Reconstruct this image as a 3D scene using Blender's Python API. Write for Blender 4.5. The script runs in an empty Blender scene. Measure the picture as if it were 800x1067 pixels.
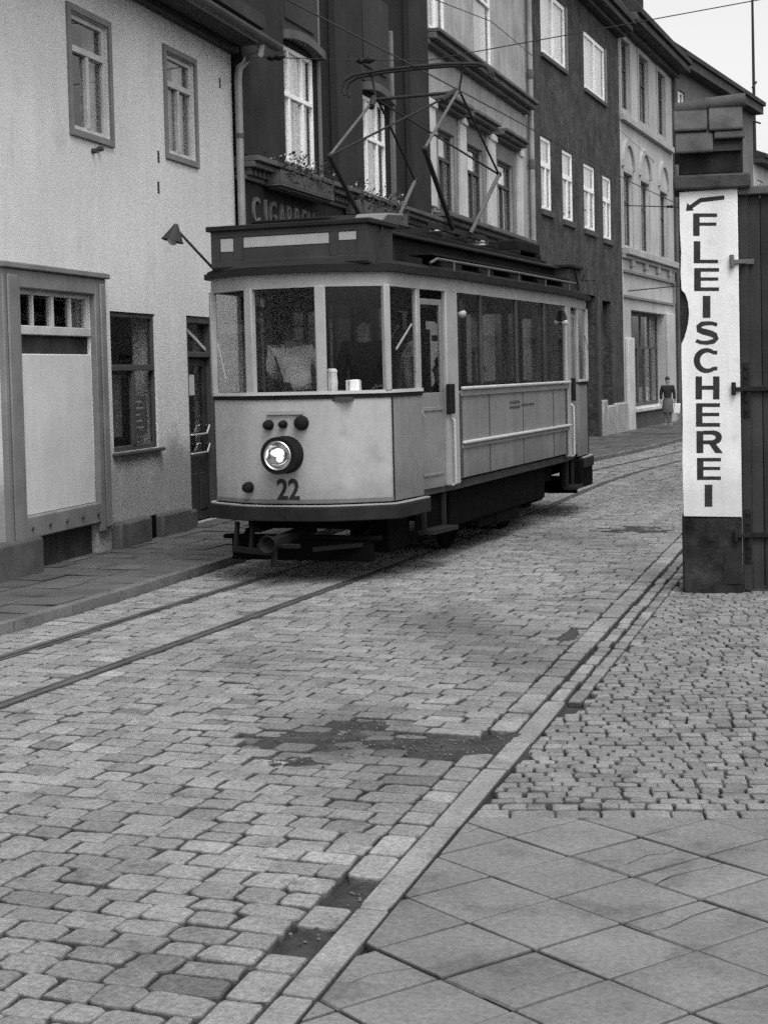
import bpy, math, random
from mathutils import Vector as V, Matrix
random.seed(7)
R=math.radians; cos=math.cos; sin=math.sin; PI=math.pi
sc=bpy.context.scene; col=sc.collection
# ---------------------------------------------------------------- camera
FPX=1650.; CX,CY=400.,460.; H=1.95
yaw,pit,rol=R(21),R(2.5),.0243
FW=V((-sin(yaw)*cos(pit),cos(yaw)*cos(pit),-sin(pit)))
r0=V((cos(yaw),sin(yaw),0)); u0=r0.cross(FW)
RT=r0*cos(rol)-u0*sin(rol); UP=r0*sin(rol)+u0*cos(rol)
EYE=V((0,0,H))
cd=bpy.data.cameras.new('camera'); cam=bpy.data.objects.new('camera',cd); col.objects.link(cam)
cam.matrix_world=Matrix(((RT.x,UP.x,-FW.x,0),(RT.y,UP.y,-FW.y,0),(RT.z,UP.z,-FW.z,H),(0,0,0,1)))
cd.sensor_fit='HORIZONTAL'; cd.sensor_width=36; cd.lens=36*FPX/800
cd.shift_x=0; cd.shift_y=-(533.5-CY)/800
cd.clip_start=.1; cd.clip_end=3000
sc.camera=cam
def ray(x,y): return FW+RT*((x-CX)/FPX)-UP*((y-CY)/FPX)
def gnd(x,y,z=0):
    d=ray(x,y); return EYE+d*((z-H)/d.z)
def atY(x,y,Y):
    d=ray(x,y); return EYE+d*(Y/d.y)
# ---------------------------------------------------------------- render / light
sc.render.engine='CYCLES'
vs=sc.view_settings; vs.view_transform='Standard'; vs.look='None'; vs.gamma=1; vs.exposure=.8
sc.cycles.transparent_max_bounces=16; sc.cycles.max_bounces=6; sc.cycles.use_denoising=False
try: sc.cycles.pixel_filter_type='BLACKMAN_HARRIS'; sc.cycles.filter_width=1.5
except Exception: pass
w=bpy.data.worlds.new('World'); sc.world=w; w.use_nodes=True
nt=w.node_tree; bg=nt.nodes['Background']
sky=nt.nodes.new('ShaderNodeTexSky'); sky.sky_type='NISHITA'; sky.sun_disc=False
SUN=V((.42,-.5,1.15)).normalized()
sky.sun_elevation=math.asin(SUN.z); sky.sun_rotation=math.atan2(SUN.x,SUN.y)
sky.air_density=1.6; sky.dust_density=4; sky.ozone_density=1
bw=nt.nodes.new('ShaderNodeRGBToBW')
nt.links.new(sky.outputs[0],bw.inputs[0]); nt.links.new(bw.outputs[0],bg.inputs[0])
bg.inputs[1].default_value=.15
sl=bpy.data.lights.new('sun','SUN'); sl.energy=.55; sl.angle=R(22); sl.color=(1,1,1)
so=bpy.data.objects.new('sun',sl); col.objects.link(so)
so.rotation_euler=SUN.to_track_quat('Z','Y').to_euler(); so.location=(0,0,30)
# ---------------------------------------------------------------- materials
def M(name,base,rough=.8,var=.15,vs=2.,bs=40.,bump=.15,bd=.01,metal=0,tone=False,fine=.0,streak=0,spec=.3,splash=None,spots=None):
    m=bpy.data.materials.new(name); m.use_nodes=True; t=m.node_tree; n=t.nodes; L=t.links.new
    p=n['Principled BSDF']; p.inputs['Roughness'].default_value=rough; p.inputs['Metallic'].default_value=metal
    p.inputs['Specular IOR Level'].default_value=spec
    g=n.new('ShaderNodeNewGeometry')
    def noise(s,det=5,vec=None,ro=.55):
        x=n.new('ShaderNodeTexNoise'); x.inputs['Scale'].default_value=s; x.inputs['Detail'].default_value=det; x.inputs['Roughness'].default_value=ro
        L(vec or g.outputs['Position'],x.inputs['Vector']); return x.outputs['Fac']
    def ma(op,a,b):
        x=n.new('ShaderNodeMath'); x.operation=op
        for i,q in enumerate((a,b)):
            if isinstance(q,(int,float)): x.inputs[i].default_value=q
            else: L(q,x.inputs[i])
        return x.outputs[0]
    def amp(f,a): # 1+a*(f-.5)*4 clamp
        return ma('ADD',ma('MULTIPLY',ma('SUBTRACT',f,.5),a*8),1.)
    v=amp(noise(vs),var)
    if fine: v=ma('MULTIPLY',v,amp(noise(bs*.55,4,ro=.7),fine))
    if streak:
        mp=n.new('ShaderNodeMapping'); mp.inputs['Scale'].default_value=(3,3,.25); L(g.outputs['Position'],mp.inputs['Vector'])
        v=ma('MULTIPLY',v,amp(noise(2.2,4,mp.outputs[0]),streak*.45))
    if tone:
        a=n.new('ShaderNodeAttribute'); a.attribute_name='tone'; v=ma('MULTIPLY',v,a.outputs['Fac'])
    if spots:    # stains
        fq,th,k=spots; mr=n.new('ShaderNodeMapRange'); L(noise(fq,6,ro=.6),mr.inputs[0])
        for i,q in ((1,th-.06),(2,th+.03),(3,1.),(4,k)): mr.inputs[i].default_value=q
        v=ma('MULTIPLY',v,mr.outputs[0])
    if splash:   # mud splashed up from the street, ragged upper edge
        z0,z1,k=splash; sx=n.new('ShaderNodeSeparateXYZ'); L(g.outputs['Position'],sx.inputs[0])
        h=ma('ADD',sx.outputs[2],ma('MULTIPLY',ma('SUBTRACT',noise(1.6,7,ro=.62),.5),2.2*(z1-z0)))
        mr=n.new('ShaderNodeMapRange'); mr.interpolation_type='SMOOTHSTEP'; L(h,mr.inputs[0])
        for i,q in ((1,z0),(2,z1),(3,k),(4,1.)): mr.inputs[i].default_value=q
        v=ma('MULTIPLY',v,mr.outputs[0])
    v=ma('MULTIPLY',v,base); v=ma('MAXIMUM',v,.004); v=ma('MINIMUM',v,.9)
    c=n.new('ShaderNodeCombineColor')
    for i in range(3): L(v,c.inputs[i])
    L(c.outputs[0],p.inputs['Base Color'])
    if bump:
        b=n.new('ShaderNodeBump'); b.inputs['Strength'].default_value=bump; b.inputs['Distance'].default_value=bd
        L(noise(bs,6,ro=.65),b.inputs['Height']); L(b.outputs[0],p.inputs['Normal'])
    return m
def glass(name,tint=.8,ior=1.5,rough=.01):
    m=bpy.data.materials.new(name); m.use_nodes=True; t=m.node_tree; n=t.nodes; L=t.links.new
    n.remove(n['Principled BSDF']); out=n['Material Output']
    tr=n.new('ShaderNodeBsdfTransparent'); tr.inputs[0].default_value=(tint,tint,tint,1)
    gl=n.new('ShaderNodeBsdfGlossy'); gl.inputs['Roughness'].default_value=rough; gl.inputs[0].default_value=(.9,.9,.9,1)
    f0=((ior-1)/(ior+1))**2; g=n.new('ShaderNodeNewGeometry'); dt=n.new('ShaderNodeVectorMath'); dt.operation='DOT_PRODUCT'
    L(g.outputs['Normal'],dt.inputs[0]); L(g.outputs['Incoming'],dt.inputs[1])
    def ma(op,a,b):
        x=n.new('ShaderNodeMath'); x.operation=op
        for i,q in enumerate((a,b)):
            if isinstance(q,(int,float)): x.inputs[i].default_value=q
            else: L(q,x.inputs[i])
        return x
    fr=ma('ADD',ma('MULTIPLY',ma('POWER',ma('SUBTRACT',1.,ma('ABSOLUTE',dt.outputs['Value'],0.).outputs[0]).outputs[0],5.).outputs[0],1-f0).outputs[0],f0)
    mx=n.new('ShaderNodeMixShader'); L(fr.outputs[0],mx.inputs[0]); L(tr.outputs[0],mx.inputs[1]); L(gl.outputs[0],mx.inputs[2]); L(mx.outputs[0],out.inputs[0])
    return m
m={}
m['earth']=M('earth',0.03,.95,.3,1.5,60,.5,.02)
m['dirt']=M('packed_dirt',0.038,.95,.3,5,60,.6,.01,fine=.15)
m['sett']=M('granite_sett',0.235,.72,.10,3.5,75,.8,.010,tone=True,fine=.24,spots=(5,.62,.72))
m['mosaic']=M('mosaic_sett',0.19,.75,.13,3.5,100,.7,.010,tone=True,fine=.22,spots=(4,.62,.75))
m['slab']=M('concrete_slab',0.16,.85,.13,1.7,80,.5,.006,tone=True,fine=.16,spots=(3.2,.60,.76))
m['kerb']=M('granite_kerb',.235,.75,.12,3,90,.6,.008,tone=True,fine=.2,spots=(4,.6,.75))
m['rail']=M('rail_steel',0.1,.5,.2,3,50,.1,metal=.3,spec=.4)
m['railtop']=M('rail_shine',.17,.35,.2,2,50,.1,metal=.7)
m['groove']=M('rail_groove',.012,.9,.1)
m['plaster1']=M('roughcast_cream',0.65,.92,.06,.6,70,.45,.02,fine=.06,streak=.06,splash=(.75,1.35,.52),spots=(1.3,.66,.86))
m['patch1']=M('roughcast_base',0.42,.92,.2,2.2,45,.8,.03,fine=.08)
m['plinth']=M('plinth_stone',.085,.9,.2,3,40,.5,.015)
m['trim_grey']=M('grey_casing',.19,.7,.12,3,50,.15,streak=.05)
m['trim_dark']=M('dark_casing',.06,.7,.15,3,50,.15)
m['white_panel']=M('white_board',0.62,.85,.05,2.0,80,.1,streak=.05,fine=.04)
m['vent']=M('cellar_boards',.035,.85,.3,4,40,.3,streak=.2)
m['zinc']=M('zinc_pipe',0.3,.55,.15,2,30,.1,metal=.3)
m['zinc_dark']=M('zinc_gutter',.10,.6,.15,2,30,.1,metal=.2)
m['soffit']=M('soffit_boards',.055,.85,.2,2,30,.2)
m['win_frame']=M('window_paint_pale',0.5,.6,.1,4,50,.1)
m['win_white']=M('window_paint_white',0.85,.55,.06,4,50,.05)
m['win_dark']=M('window_paint_dark',.05,.6,.1,4,50,.05)
m['curtain']=M('net_curtain',0.94,.95,.05,3,60,.1)
m['curtain_grey']=M('grey_curtain',0.36,.95,.15,4,60,.1,streak=.15)
m['paper']=M('paper',.5,.9,.05)
m['print']=M('paper_print',.16,.9,.1)
m['glass']=glass('window_glass',.95,1.6); m['tramglass']=glass('tram_glass',.9,1.3); m['sideglass']=glass('tram_side_glass',.7,1.65)
m['door_wood']=M('door_wood',0.028,.6,.2,5,40,.2,streak=.15)
m['chrome']=M('bright_metal',.6,.3,.05,metal=.9)
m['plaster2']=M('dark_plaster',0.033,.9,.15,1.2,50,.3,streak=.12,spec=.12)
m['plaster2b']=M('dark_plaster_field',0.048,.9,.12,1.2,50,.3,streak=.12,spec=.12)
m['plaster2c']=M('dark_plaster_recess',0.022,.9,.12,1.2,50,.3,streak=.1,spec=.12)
m['cornice2']=M('dark_cornice',.09,.85,.15,2,50,.2)
m['letter2']=M('shop_letter',.14,.7,.1)
m['box2']=M('flower_box_wood',.085,.85,.15,3,40,.2)
m['leaf']=M('leaf',.05,.8,.3,9,40,.1); m['petal']=M('petal',0.3,.8,.2,12,40,.1)
m['plaster3']=M('pale_plaster',0.34,.9,.12,1.4,45,.4,streak=.2,fine=.12,spots=(1.1,.62,.8))
m['cornice3']=M('cornice_stone',.10,.85,.2,2,45,.3,streak=.15)
m['pil3']=M('pilaster_stone',0.52,.85,.1,1.4,45,.2,streak=.1)
m['field3']=M('window_field',.19,.9,.12,1.4,45,.2,streak=.1)
m['plaster4']=M('dark_roughcast',.062,.95,.22,1.6,14,.9,.03,fine=.3,streak=.3,spec=.12)
m['plinth4']=M('pale_plinth',0.32,.9,.12,2.2,30,.5,.02)
m['stone5']=M('pale_ashlar',0.42,.9,.12,.6,40,.3,streak=.1)
m['stone5b']=M('ashlar_trim',.36,.85,.1,1,40,.2)
m['shop5']=M('shopfront_paint',.07,.7,.15,2,40,.1)
m['plaster6']=M('grey_render',.15,.9,.12,.6,30,.2)
m['tile']=M('roof_tile',0.035,.9,.25,2.5,30,.4,.02)
m['tile_pale']=M('roof_tile_worn',0.06,.9,.25,5,40,.5,.02,tone=True,streak=.15)
m['brick_dark']=M('sooty_brick',0.02,.95,.3,6,40,.5,.02)
m['base_dark']=M('pillar_base',.026,.92,.45,5,35,.6,.02,fine=.2,spec=.12)
m['stone_ledge']=M('ledge_stone',0.05,.9,.35,5,40,.5,.02)
m['sign_white']=M('sign_white',.78,.85,.05,2.5,90,.3,.006,fine=.05,streak=.12,spots=(6,.66,.86),splash=(.75,1.05,.8))
m['sign_ink']=M('sign_lettering',.028,.8,.2,14,90,.1)
m['gate']=M('gate_boards',0.042,.85,.2,2,40,.3,streak=.25,tone=True,spec=.12)
m['gate_rail']=M('gate_rail',.11,.85,.2,3,40,.3,streak=.1)
m['iron']=M('wrought_iron',.02,.6,.2,8,50,.3,metal=.2,spec=.12)
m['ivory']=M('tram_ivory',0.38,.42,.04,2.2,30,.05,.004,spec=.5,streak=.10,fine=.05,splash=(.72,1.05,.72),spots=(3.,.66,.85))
m['ivory_shaded']=M('tram_ivory_shaded',0.205,.42,.04,2.2,30,.05,.004,spec=.5,streak=.14,fine=.05,splash=(.75,1.2,.68),spots=(3.,.66,.85))  # same ivory made darker, side shade put into the colour
m['ivory_post']=M('tram_post',0.33,.45,.07,4,60,.04,spec=.5)
m['strip']=M('tram_strip',0.5,.3,.05,3,60,.0,spec=.6)
m['bumper']=M('tram_bumper',0.02,.7,.2,4,40,.2,spec=.12)
m['tram_dark']=M('tram_dark',0.010,.75,.2,4,40,.2,spec=.15)
m['tram_roof']=M('tram_roof',0.020,.85,.25,2,30,.3,spec=.12)
m['cornice_t']=M('tram_cornice',0.018,.5,.15,3,40,.1,spec=.12)
m['box_t']=M('tram_box',0.045,.6,.15,3,40,.1,spec=.12)
m['boxsign']=M('tram_boxsign',0.36,.5,.06,8,40,.0)
m['under']=M('tram_under',0.004,.95,.3,5,40,.3,spec=.05)
m['wood_in']=M('tram_wood',.05,.6,.2,4,40,.1,streak=.1)
m['panto']=M('pantograph_dark',.03,.55,.1,4,40,.05,spec=.12)
m['panto_l']=M('pantograph_pale',0.11,.45,.1,4,40,.05,metal=.3)
m['mirror']=M('lamp_reflector',.85,.03,.02,metal=1.0,bump=0)
m['lens']=glass('lens_glass',.95,1.5)
m['num']=M('number_paint',.02,.5,.1)
m['porcelain']=M('white_enamel',0.4,.3,.03)
mb_=bpy.data.materials.new('glint_glow'); mb_.use_nodes=True; mb_.node_tree.nodes['Principled BSDF'].inputs['Emission Color'].default_value=(1,1,1,1); mb_.node_tree.nodes['Principled BSDF'].inputs['Emission Strength'].default_value=.9; m['lamp_glint']=mb_  # emission stands in for sky reflected in the headlamp
m['skin']=M('skin',0.25,.6,.05,9,60,.05); m['hair']=M('hair',.03,.7,.2,20,80,.2)
m['coat_dark']=M('cloth_dark',.025,.95,.15,8,90,.2); m['coat_grey']=M('cloth_grey',.13,.95,.12,8,90,.2)
m['cloth_pale']=M('cloth_pale',0.75,.95,.12,8,90,.2); m['bag']=M('paper_bag',0.85,.9,.08,8,60,.15)
m['wire']=M('wire',.02,.5,.05)
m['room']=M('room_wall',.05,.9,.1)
# ---------------------------------------------------------------- objects
def tag(o,label=None,cat=None,group=None,kind=None):
    if label: o['label']=label
    if cat: o['category']=cat
    if group: o['group']=group
    if kind: o['kind']=kind
    return o
def thing(name,label,cat,loc=(0,0,0),rz=0,group=None):
    o=bpy.data.objects.new(name,None); col.objects.link(o); o.location=loc; o.rotation_euler=(0,0,rz); o.empty_display_size=.2
    return tag(o,label,cat,group)
def wmat(o):
    mt=Matrix.Identity(4)
    while o: mt=o.matrix_basis@mt; o=o.parent
    return mt
NOSPLIT={'foliage','blossom','dentil','print','wall','room_wall','board_panel','cellar_grating','cap_tiles','eyes','wiring','letter','flank_mark','arrow','hair'}
class MB:
    def __init__(s): s.v=[]; s.f=[]; s.t=[]; s.cur=None
    def add(s,vs,fs):
        b=len(s.v); s.v+=[tuple(q) for q in vs]; s.f+=[tuple(i+b for i in f) for f in fs]
        s.t+=[1. if s.cur is None else s.cur]*len(fs); return s
    def hexa(s,p): return s.add(p,[(0,3,2,1),(4,5,6,7),(0,1,5,4),(1,2,6,5),(2,3,7,6),(3,0,4,7)])
    def box(s,x0,y0,z0,x1,y1,z1): return s.hexa([(x0,y0,z0),(x1,y0,z0),(x1,y1,z0),(x0,y1,z0),(x0,y0,z1),(x1,y0,z1),(x1,y1,z1),(x0,y1,z1)])
    def bar(s,a,b,w,h,up=V((0,0,1))):
        a=V(a);b=V(b);d=(b-a).normalized(); x=d.cross(up)
        if x.length<1e-4: x=d.cross(V((1,0,0)))
        x.normalize(); y=x.cross(d)
        x=x*w/2;y=y*h/2
        return s.hexa([a-x-y,a+x-y,b+x-y,b-x-y,a-x+y,a+x+y,b+x+y,b-x+y])
    def tube(s,a,b,r,n=8,r2=None,cap=True):
        a=V(a);b=V(b);d=(b-a).normalized(); x=d.orthogonal().normalized(); y=d.cross(x); r2=r if r2 is None else r2
        vs=[a+(x*cos(2*PI*i/n)+y*sin(2*PI*i/n))*r for i in range(n)]+[b+(x*cos(2*PI*i/n)+y*sin(2*PI*i/n))*r2 for i in range(n)]
        fs=[(i,(i+1)%n,n+(i+1)%n,n+i) for i in range(n)]
        if cap: fs+=[tuple(range(n-1,-1,-1)),tuple(range(n,2*n))]
        return s.add(vs,fs)
    def path(s,pts,r,n=8):
        pts=[V(p) for p in pts]; vs=[];fs=[]; k=len(pts); x=None
        for i,p in enumerate(pts):
            d=((pts[min(i+1,k-1)]-pts[max(i-1,0)])).normalized()
            x=(d.orthogonal() if x is None else x-d*x.dot(d)).normalized(); y=d.cross(x)
            vs+=[p+(x*cos(2*PI*j/n)+y*sin(2*PI*j/n))*r for j in range(n)]
        for i in range(k-1):
            fs+=[(i*n+j,i*n+(j+1)%n,(i+1)*n+(j+1)%n,(i+1)*n+j) for j in range(n)]
        fs+=[tuple(range(n-1,-1,-1)),tuple(range((k-1)*n,k*n))]
        return s.add(vs,fs)
    def lathe(s,c,ax,prof,n=16,cap=True):  # prof: (r,t) along ax
        c=V(c);ax=V(ax).normalized();x=ax.orthogonal().normalized();y=ax.cross(x);vs=[];fs=[]
        for r,t in prof: vs+=[c+ax*t+(x*cos(2*PI*j/n)+y*sin(2*PI*j/n))*max(r,1e-4) for j in range(n)]
        for i in range(len(prof)-1): fs+=[(i*n+j,i*n+(j+1)%n,(i+1)*n+(j+1)%n,(i+1)*n+j) for j in range(n)]
        if cap: fs+=[tuple(range(n-1,-1,-1)),tuple(range((len(prof)-1)*n,len(prof)*n))]
        return s.add(vs,fs)
    def prism(s,pts,off):   # polygon (3d points) extruded by off
        n=len(pts);o=V(off);vs=[V(p) for p in pts]+[V(p)+o for p in pts]
        return s.add(vs,[tuple(range(n-1,-1,-1)),tuple(range(n,2*n))]+[(i,(i+1)%n,n+(i+1)%n,n+i) for i in range(n)])
    def sph(s,c,rx,ry,rz,n=10,k=7):
        c=V(c);vs=[];fs=[]
        for i in range(k+1):
            a=-PI/2+PI*i/k
            vs+=[c+V((max(cos(a),.01)*rx*cos(2*PI*j/n),max(cos(a),.01)*ry*sin(2*PI*j/n),rz*sin(a))) for j in range(n)]
        for i in range(k): fs+=[(i*n+j,i*n+(j+1)%n,(i+1)*n+(j+1)%n,(i+1)*n+j) for j in range(n)]
        fs+=[tuple(range(n-1,-1,-1)),tuple(range(k*n,(k+1)*n))]
        return s.add(vs,fs)
    def comps(s,tol=.02):
        n=len(s.v); par=list(range(n))
        def fd(i):
            while par[i]!=i: par[i]=par[par[i]]; i=par[i]
            return i
        for f in s.f:
            a=fd(f[0])
            for i in f[1:]: par[fd(i)]=a
        g={}
        for k,f in enumerate(s.f): g.setdefault(fd(f[0]),[]).append(k)
        L=[]
        for fs in g.values():
            ids={i for k in fs for i in s.f[k]}; P=[s.v[i] for i in ids]
            L.append([fs,[min(p[a] for p in P)-tol/2 for a in range(3)],[max(p[a] for p in P)+tol/2 for a in range(3)]])
        ch=True
        while ch:
            ch=False; out=[]
            for c in L:
                for o in out:
                    if all(c[1][a]<=o[2][a] and o[1][a]<=c[2][a] for a in range(3)):
                        o[0]+=c[0]; o[1]=[min(x,y) for x,y in zip(o[1],c[1])]; o[2]=[max(x,y) for x,y in zip(o[2],c[2])]; ch=True; break
                else: out.append(c)
            L=out
        return [c[0] for c in L]
    def build(s,name,mat,parent=None,local=False,**kw):
        if parent and 8<len(s.v)<2500 and name not in NOSPLIT:
            C=s.comps()
            if 1<len(C)<=40:
                first=None
                for fs in C:
                    mp={}; q=MB(); q.cur=s.cur
                    for k in sorted(fs):
                        for i in s.f[k]:
                            if i not in mp: mp[i]=len(q.v); q.v.append(s.v[i])
                        q.f.append(tuple(mp[i] for i in s.f[k])); q.t.append(s.t[k])
                    o=q.build1(name,mat,parent,local,**kw); first=first or o
                return first
        return s.build1(name,mat,parent,local,**kw)
    def build1(s,name,mat,parent=None,local=False,smooth=True,bevel=0,ang=35,fixn=True):
        me=bpy.data.meshes.new(name); vs=s.v
        if parent and not local:
            inv=wmat(parent).inverted(); vs=[tuple(inv@V(q)) for q in vs]
        me.from_pydata(vs,[],s.f); me.update()
        if any(abs(t-1)>1e-6 for t in s.t) or s.cur is not None:
            a=me.attributes.new('tone','FLOAT','FACE'); a.data.foreach_set('value',s.t)
        elif True:
            a=me.attributes.new('tone','FLOAT','FACE'); a.data.foreach_set('value',[1.]*len(s.f))
        if fixn:
            import bmesh
            bm=bmesh.new(); bm.from_mesh(me); bmesh.ops.recalc_face_normals(bm,faces=bm.faces); bm.to_mesh(me); bm.free()
        if smooth:
            me.polygons.foreach_set('use_smooth',[True]*len(me.polygons)); me.set_sharp_from_angle(angle=R(ang))
        me.materials.append(mat if not isinstance(mat,str) else m[mat])
        o=bpy.data.objects.new(name,me); col.objects.link(o)
        if parent: o.parent=parent
        if bevel:
            b=o.modifiers.new('bevel','BEVEL'); b.width=bevel; b.segments=2; b.limit_method='ANGLE'; b.angle_limit=R(40)
        return o
def text(body,size,mat,name,parent,M4,depth=.01,bold=0,xs=1.):
    c=bpy.data.curves.new('t','FONT'); c.body=body; c.size=size; c.extrude=depth; c.offset=bold; c.align_x='LEFT'
    o=bpy.data.objects.new('t',c); col.objects.link(o)
    dg=bpy.context.evaluated_depsgraph_get(); me=bpy.data.meshes.new_from_object(o.evaluated_get(dg))
    bpy.data.objects.remove(o)
    me.name=name; inv=wmat(parent).inverted() if parent else Matrix.Identity(4)
    me.transform(inv@M4@Matrix.Diagonal((xs,1,1,1)))
    me.materials.clear(); me.materials.append(m[mat]); ob=bpy.data.objects.new(name,me); col.objects.link(ob); ob.parent=parent
    return ob
class Fac:
    def __init__(s,O,t,n): s.O=V((O[0],O[1],0)); s.t=V((t[0],t[1],0)); s.n=V((n[0],n[1],0))
    def P(s,a,z,d=0): return s.O+s.t*a+s.n*d+V((0,0,z))
    def px(s,x,y,d=0):
        r=ray(x,y); k=((s.O+s.n*d-EYE).dot(s.n))/r.dot(s.n); p=EYE+r*k
        return (p-s.O).dot(s.t),p.z
    def box(s,mb,a0,a1,z0,z1,d0,d1):
        return mb.hexa([s.P(a0,z0,d1),s.P(a1,z0,d1),s.P(a1,z0,d0),s.P(a0,z0,d0),s.P(a0,z1,d1),s.P(a1,z1,d1),s.P(a1,z1,d0),s.P(a0,z1,d0)])
    def rect(s,pts,d=0):   # TL TR BR BL pixels -> a0,a1,z0,z1
        q=[s.px(*p,d) for p in pts]
        return ((q[0][0]+q[3][0])/2,(q[1][0]+q[2][0])/2,(q[2][1]+q[3][1])/2,(q[0][1]+q[1][1])/2)
    def mat(s,a,z,d=0):
        p=s.P(a,z,d); return Matrix(((s.t.x,0,s.n.x,p.x),(s.t.y,0,s.n.y,p.y),(0,1,0,p.z),(0,0,0,1)))
def fac(O,deg): a=R(deg); return Fac(O,(-sin(a),cos(a)),(cos(a),sin(a)))
def zg(Y):
    t=min(1,max(0,(Y-24)/20)); return -.22*t*t*(3-2*t)
def interp(pts,Y):
    if Y<=pts[0][1]: return pts[0][0]
    for (x0,y0),(x1,y1) in zip(pts,pts[1:]):
        if Y<=y1: return x0+(x1-x0)*(Y-y0)/(y1-y0)
    return pts[-1][0]
# ---------------------------------------------------------------- ground
KL=[(-7.0,2),(-7.13,10.2),(-7.16,12),(-7.26,13.4),(-7.42,15.7),(-7.75,24),(-8.08,33.4),(-8.3,45),(-8.2,62),(-7.2,80)]
RN=[(-5.57,2),(-5.57,10),(-5.60,14),(-5.67,18),(-5.85,22),(-6.08,26),(-6.22,30),(-6.24,36),(-6.1,45),(-5.5,60),(-4.3,80)]
def kl(Y): return interp(KL,Y)
def rn(Y): return interp(RN,Y)
def rf(Y): return rn(Y)-1.0
def kr(Y): return -1.96-.078*(Y-4.26)
g=MB()
ys=[-60,-10,2]+[2+i*2 for i in range(1,50)]+[140,400,1500]
for a,b in zip(ys,ys[1:]):
    g.add([(-1500,a,zg(a)-.035),(1500,a,zg(a)-.035),(1500,b,zg(b)-.035),(-1500,b,zg(b)-.035)],[(0,1,2,3)])
tag(g.build('ground','earth',smooth=False),kind='structure')
def vis(x,y): return y>2.6 and x>-.75*y-.6 and x<-.12*y+.9
def stone(mb,poly,z,tone,r=.018,h=.035,ch=.16,dome=.004,tilt=None,mid=True,irr=False,jt=.36):
    n=len(poly); pts=[]
    for i in range(n):
        p=V(poly[i]); a=V(poly[i-1]); b=V(poly[(i+1)%n]); c=ch*random.uniform(.5,1.4)
        pts+=[p+(a-p)*c*.8,p+(b-p)*c]
        if irr:
            e=(b-p); nn=V((e.y,-e.x)).normalized(); pts.append(p+e*random.uniform(.4,.6)+nn*random.uniform(-.007,.004))
    k=len(pts); cx=sum(p.x for p in pts)/k; cy=sum(p.y for p in pts)/k; C=V((cx,cy))
    rad=max(.01,min((p-C).length for p in pts))
    tx,ty=tilt if tilt else (random.gauss(0,.012),random.gauss(0,.012))
    def zz(p): return z+(p.x-cx)*tx+(p.y-cy)*ty
    rings=[(0,-h),(0,-.008),(r*.4,-.002),(r*.9,0),(r*1.5,0)] if mid else [(0,-h),(r*.5,0),(r*.8,0)]
    vs=[];fs=[]
    for ins,dz in rings:
        f=max(.3,1-ins/rad)
        for p in pts:
            q=C+(p-C)*f; vs.append((q.x,q.y,zz(q)+dz))
    for i in range(len(rings)-1):
        fs+=[(i*k+j,i*k+(j+1)%k,(i+1)*k+(j+1)%k,(i+1)*k+j) for j in range(k)]
    b=(len(rings)-1)*k; vs.append((cx,cy,z+dome*.4)); fs+=[(b+j,b+(j+1)%k,len(vs)-1) for j in range(k)]
    mb.cur=tone; mb.add(vs,fs)
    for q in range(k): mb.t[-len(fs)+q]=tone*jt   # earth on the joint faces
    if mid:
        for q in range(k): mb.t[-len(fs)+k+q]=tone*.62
def hole(x,y):
    # places where setts are missing or covered with dirt
    for cxp,a,b,rot in HOLES:
        dx,dy=x-cxp.x,y-cxp.y; u=dx*cos(rot)+dy*sin(rot); w_=-dx*sin(rot)+dy*cos(rot)
        if (u/a)**2+(w_/b)**2<1+.35*sin(9*u+5*w_): return True
    return False
HOLES=[(gnd(352,768),.42,.32,.1),(gnd(430,776),.50,.24,.0),(gnd(510,780),.30,.28,.3),(gnd(535,770),.14,.2,.1),(gnd(300,792),.22,.12,.5),(gnd(375,754),.26,.15,.2),(gnd(370,930),.08,.17,.08),(gnd(322,975),.08,.12,.08),(gnd(266,1050),.08,.12,.08),(gnd(590,662),.07,.35,.08),
       (gnd(660,552),.45,.4,0)]
def lowtone(x,y):
    t=1.
    for p,r_,k in TONES:
        d=((x-p.x)**2+(y-p.y)**2)/(r_*r_)
        if d<4: t*=1-1.5*k*math.exp(-d)*(.75+.5*sin(3.1*x+2.3*y))
    return t
TONES=[(gnd(470,650),1.0,.18),(gnd(620,560),1.6,.2),(gnd(250,690),.7,.15),(gnd(80,880),.6,.12),(gnd(300,900),.6,-.10),(gnd(500,600),1.5,-.10),(gnd(330,860),.5,.12),(gnd(200,800),.7,-.08),(gnd(400,770),1.1,.25),(gnd(580,690),1.2,.22),(gnd(560,640),1.6,.15),(gnd(140,1010),.5,.15)]
road=MB()
Y=3.0
def rowgap(): return random.choice((.002,.003,.004,.005,.007,.011))*random.uniform(.7,1.2)
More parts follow.
